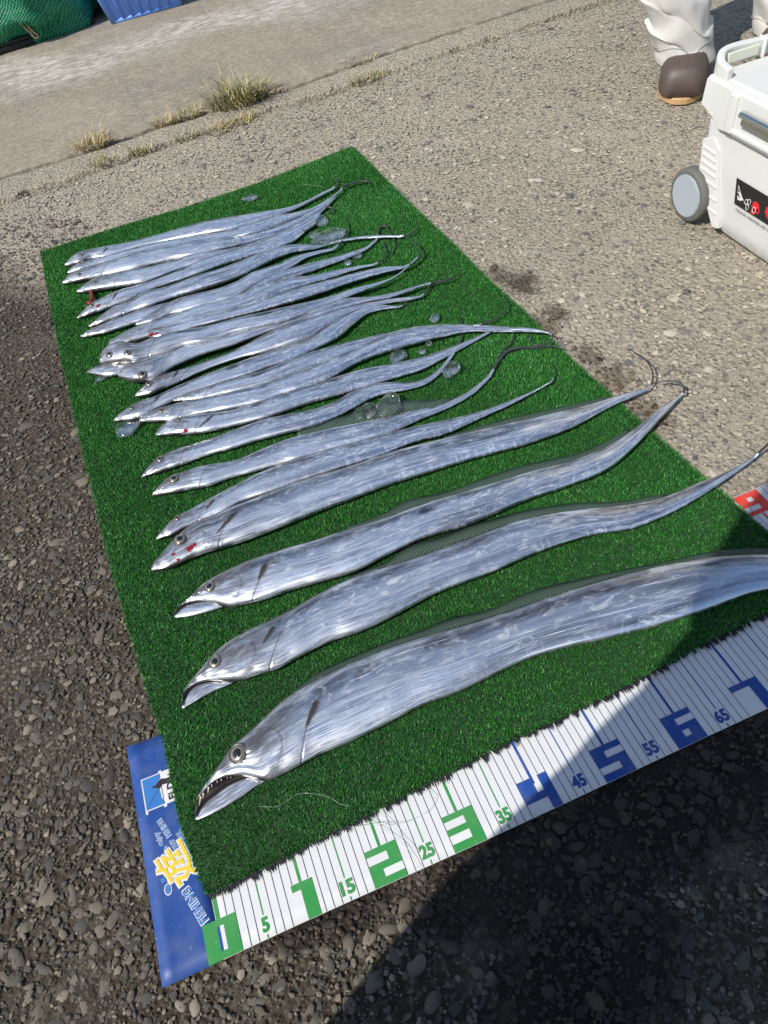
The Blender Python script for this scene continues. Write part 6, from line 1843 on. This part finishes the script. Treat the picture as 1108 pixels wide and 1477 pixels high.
def photographer():
    """stands just outside the frame with the phone held low; only the shadow is in the picture"""
    px_, py_ = PHOTO_XY
    f = np.array([0.30, 0.954])
    pelvis = np.array([px_, py_, 0.90])
    root = empty('person', (px_, py_, 0.0))
    tag(root, 'person in navy work clothes holding a phone, casting the shadow at lower right', 'person')
    sdv = np.array([f[1], -f[0]])          # to the right
    legs = []
    for s, seed in ((-1, 1.1), (1, 4.4)):
        a = pelvis[:2] + sdv * 0.15 * s - f * 0.02
        hip = (pelvis[0] + sdv[0] * 0.09 * s, pelvis[1] + sdv[1] * 0.09 * s, 0.85)
        knee = ((hip[0] + a[0]) / 2 + f[0] * 0.03, (hip[1] + a[1]) / 2 + f[1] * 0.03, 0.48)
        legs.append((hip, knee, (a[0], a[1], 0.08), 0.115, 0.095, 0.085, seed))
        boot(root, a - f * 0.08, a + f * 0.19, -0.001, MAT['boot'], MAT['sole'])
    trousers('trousers', legs, pelvis, MAT['navy'], root, (0.19, 0.14), fold=0.8)
    f3 = np.array([f[0], f[1], 0]); sx = np.array([sdv[0], sdv[1], 0])
    chest = pelvis + f3 * 0.08 + sx * 0.05 + np.array([0, 0, 0.38]); neck = chest + f3 * 0.07 + np.array([0, 0, 0.18]); head = neck + f3 * 0.06 + np.array([0, 0, 0.12])
    sh = [tuple(chest - sx * 0.20 + np.array([0, 0, 0.08])), tuple(chest + sx * 0.20 + np.array([0, 0, 0.08]))]
    back = -np.array([CR[0, 2], CR[1, 2], CR[2, 2]])
    ph = CC - back * 0.030                 # phone body sits just behind the lens
    rx = CR[:, 0]; uy = CR[:, 1]
    wrL = ph - rx * 0.10 - uy * 0.05 - back * 0.035; wrR = ph + rx * 0.10 - uy * 0.06 - back * 0.035
    el = [tuple((np.array(sh[0]) + wrL) / 2 - sx * 0.08 + np.array([0, 0, -0.12])), tuple((np.array(sh[1]) + wrR) / 2 + sx * 0.10 + np.array([0, 0, -0.12]))]
    upper_body(root, pelvis, chest, neck, head, sh, el, [tuple(wrL), tuple(wrR)], f, MAT['navy'], MAT['skin'], MAT['hair'],
               [(uy * 0.8 + rx * 0.5, uy * 0.5 - rx, 0.3), (uy * 0.8 - rx * 0.5, uy * 0.5 + rx, 0.3)])
    bm = bmesh.new()
    add_box(bm, (0, 0, 0), (0.072, 0.148, 0.008), 0.003, 3)
    me = bm_mesh('phone', bm, True); me.materials.append(MAT['black_plastic_and_shade'])
    o = bpy.data.objects.new('phone', me); col.objects.link(o)
    o.matrix_world = Matrix([list(CR[i]) + [float((CC - back * 0.012 - CR[:, 0] * 0.018 - CR[:, 1] * 0.055)[i])] for i in range(3)] + [[0, 0, 0, 1]])
    tag(o, 'black phone held over the fish by the person in navy', 'phone')
PHOTO_XY = (-0.056, -0.345)
photographer()

# ------------------------------------------------------------------ blue crate
def build_crate():
    a = up(167, 36, 0.0)[:2]; b = up(258, 11, 0.0)[:2]
    d = b - a; L = np.linalg.norm(d); d /= L; nrm = np.array([-d[1], d[0]])
    W_ = L + 0.010; D_ = 0.44; H_ = 0.24
    root = empty('plastic_crate', (*((a + b) / 2 + nrm * D_ / 2), 0.006))
    tag(root, 'blue ribbed plastic crate on the smooth slab', 'crate')
    fl = 0.05                                   # outward flare of the walls
    def P(x, y, z):                            # crate frame: x along the front, y back, z up, walls flare
        k = fl * z / H_
        xx = -k + (W_ + 2 * k) * x; yy = -k + (D_ + 2 * k) * y
        q = a + d * (xx - 0.005) + nrm * yy
        return (q[0], q[1], 0.010 + z)
    def panel(nm, c4, thick):
        me = pydata(nm, c4, [(0, 1, 2, 3)]); o = link(nm, me, MAT['crate'], root)
        m = o.modifiers.new('s', 'SOLIDIFY'); m.thickness = thick; m.offset = 0
        m = o.modifiers.new('b', 'BEVEL'); m.width = thick * 0.3; m.segments = 2
        return o
    front = panel('wall', [P(0.03, 0, 0), P(0.97, 0, 0), P(0.97, 0, H_), P(0.03, 0, H_)], 0.006)
    panel('wall', [P(0.03, 1, 0), P(0.97, 1, 0), P(0.97, 1, H_), P(0.03, 1, H_)], 0.006)
    left = panel('wall', [P(0, 0.03, 0), P(0, 0.97, 0), P(0, 0.97, H_), P(0, 0.03, H_)], 0.006)
    panel('wall', [P(1, 0.03, 0), P(1, 0.97, 0), P(1, 0.97, H_), P(1, 0.03, H_)], 0.006)
    panel('floor', [P(0.02, 0.02, 0.004), P(0.98, 0.02, 0.004), P(0.98, 0.98, 0.004), P(0.02, 0.98, 0.004)], 0.006)
    # upright ribs, with rows of small raised lattice bars between them
    def bar(nm, p0, p1, r_, par, n=8):
        return link(nm, tube(nm, [p0, lerp(p0, p1, 0.5), p1], r_, n), MAT['crate'], par)
    nr = 8
    for k in range(nr):
        x = 0.03 + 0.94 * k / (nr - 1)
        bar('rib', P(x, -0.010, 0.006), P(x, -0.010, H_), 0.0058, front)
        if k < nr - 1:
            xm_ = x + 0.47 / (nr - 1)
            for j in range(10):
                z = 0.022 + j * 0.021
                for dx in (-0.016, 0.016):
                    p = P(xm_ + dx * 1.3, -0.004, z); q = P(xm_ + dx * 1.3, -0.004, z + 0.012)
                    bar('lattice', p, q, 0.0022, front, 5)
    for k in range(7):
        y = 0.05 + 0.9 * k / 6
        bar('rib', P(-0.010, y, 0.006), P(-0.010, y, H_), 0.0058, left)
    for (p, q) in (((0, 0), (1, 0)), ((1, 0), (1, 1)), ((1, 1), (0, 1)), ((0, 1), (0, 0))):
        bar('rim', P(*p, H_), P(*q, H_), 0.010, root)
        bar('corner_post', P(*p, 0.0), P(*p, H_), 0.012, root)
        bar('foot_rail', P(*p, 0.004), P(*q, 0.004), 0.009, root)
build_crate()

# ------------------------------------------------------------------ black stand-in for shade, and green net bundle
def build_net():
    c = up(20, 60, 0.0)
    # low black slats added in place of the shade below the bundle
    root = empty('shade_slats', (-0.35, 4.0, 0.006))
    tag(root, 'low black slats standing in for shade under the green net bundle', 'shade_slats')
    pa = up(-60, 104, 0.0)[:2]; pb = up(139, 36, 0.0)[:2]
    d = pb - pa; L = np.linalg.norm(d); d /= L; nrm = np.array([-d[1], d[0]])
    ang = math.atan2(d[1], d[0])
    def slat(nm, x0, x1, y0, y1, z0, z1):
        bm = bmesh.new(); add_box(bm, (0, 0, 0), (x1 - x0, y1 - y0, z1 - z0), 0.004, 2, Matrix.Rotation(ang, 3, 'Z'))
        cc = pa + d * (x0 + x1) / 2 + nrm * (y0 + y1) / 2
        bmesh.ops.translate(bm, vec=(cc[0], cc[1], (z0 + z1) / 2), verts=bm.verts)
        link(nm, bm_mesh(nm, bm, True), MAT['black_plastic_and_shade'], root)
    for k in range(3): slat('shade_runner', -0.35, L, k * 0.42, k * 0.42 + 0.09, 0.006, 0.030)
    for k in range(7): slat('shade_board', -0.35 + k * (L + 0.35) / 7 + 0.006, -0.35 + (k + 1) * (L + 0.35) / 7 - 0.006, 0.0, 0.93, 0.0305, 0.045)
    # net bundle: lumpy sack sagging over the edge of the black slats
    cx = up(42, 30, 0.06)
    ctr = np.array([-0.04, 3.90, 0.0])
    root2 = empty('net_bundle', (ctr[0], ctr[1], 0.045))
    tag(root2, 'dark green netting bundle tied with cord, left of the blue crate', 'net')
    bm = bmesh.new(); bmesh.ops.create_icosphere(bm, subdivisions=5, radius=1.0)
    for v in bm.verts:
        q = v.co.copy()
        n1 = mnoise.noise(q * 1.7 + Vector((4, 2, 1))); n2 = mnoise.noise(q * 4.5); n3 = 1 - abs(mnoise.noise(q * 2.6 + Vector((9, 0, 0)))) * 2; n4 = 1 - abs(mnoise.noise(Vector((q.x * 7, q.y * 7, q.z * 3)))) * 2
        s = 1 + 0.20 * n1 + 0.05 * n2 + 0.13 * n3 + 0.06 * n4
        v.co = Vector((q.x * 0.36 * s, q.y * 0.30 * s, max(-0.105, q.z * 0.25 * s)))
        # folds hang over the near edge
        if v.co.y < -0.1 and v.co.z < 0.05: v.co.z -= 0.05 * min(1, (-0.1 - v.co.y) / 0.12)
    me = bm_mesh('net_sack', bm, True)
    core = me.copy()
    inner = link('contents', core, MAT['net_inside'], root2)
    inner.scale = (0.965, 0.965, 0.965)
    for o_ in (inner,):
        o_.matrix_parent_inverse = Matrix.Identity(4); o_.location = (0, 0, 0.115)
    net = link('netting', me, MAT['net'], root2)
    net.matrix_parent_inverse = Matrix.Identity(4); net.location = (0, 0, 0.115)
    net.scale = (1.012, 1.012, 1.012)
    # tie cord hanging down the front
    def fr(x, z): return (ctr[0] + x, ctr[1] - 0.325 * math.sqrt(max(0.05, 1 - ((z - 0.16) / 0.30) ** 2 - (x / 0.45) ** 2)) - 0.012, z)
    pts = [fr(-0.02, 0.15), fr(-0.035, 0.165), fr(-0.05, 0.155), fr(-0.035, 0.14), fr(-0.015, 0.135), fr(0.0, 0.11), fr(0.005, 0.085), fr(0.02, 0.055), (*fr(0.035, 0.05)[:2], 0.028), (*fr(0.045, 0.05)[:2], 0.03), fr(0.03, 0.06), fr(0.02, 0.09), fr(0.0, 0.125)]
    P = spline([tuple(p) for p in pts], 60)
    link('tie_cord', tube('tie_cord', P, 0.0035, 7), MAT['rope'], root2)
build_net()
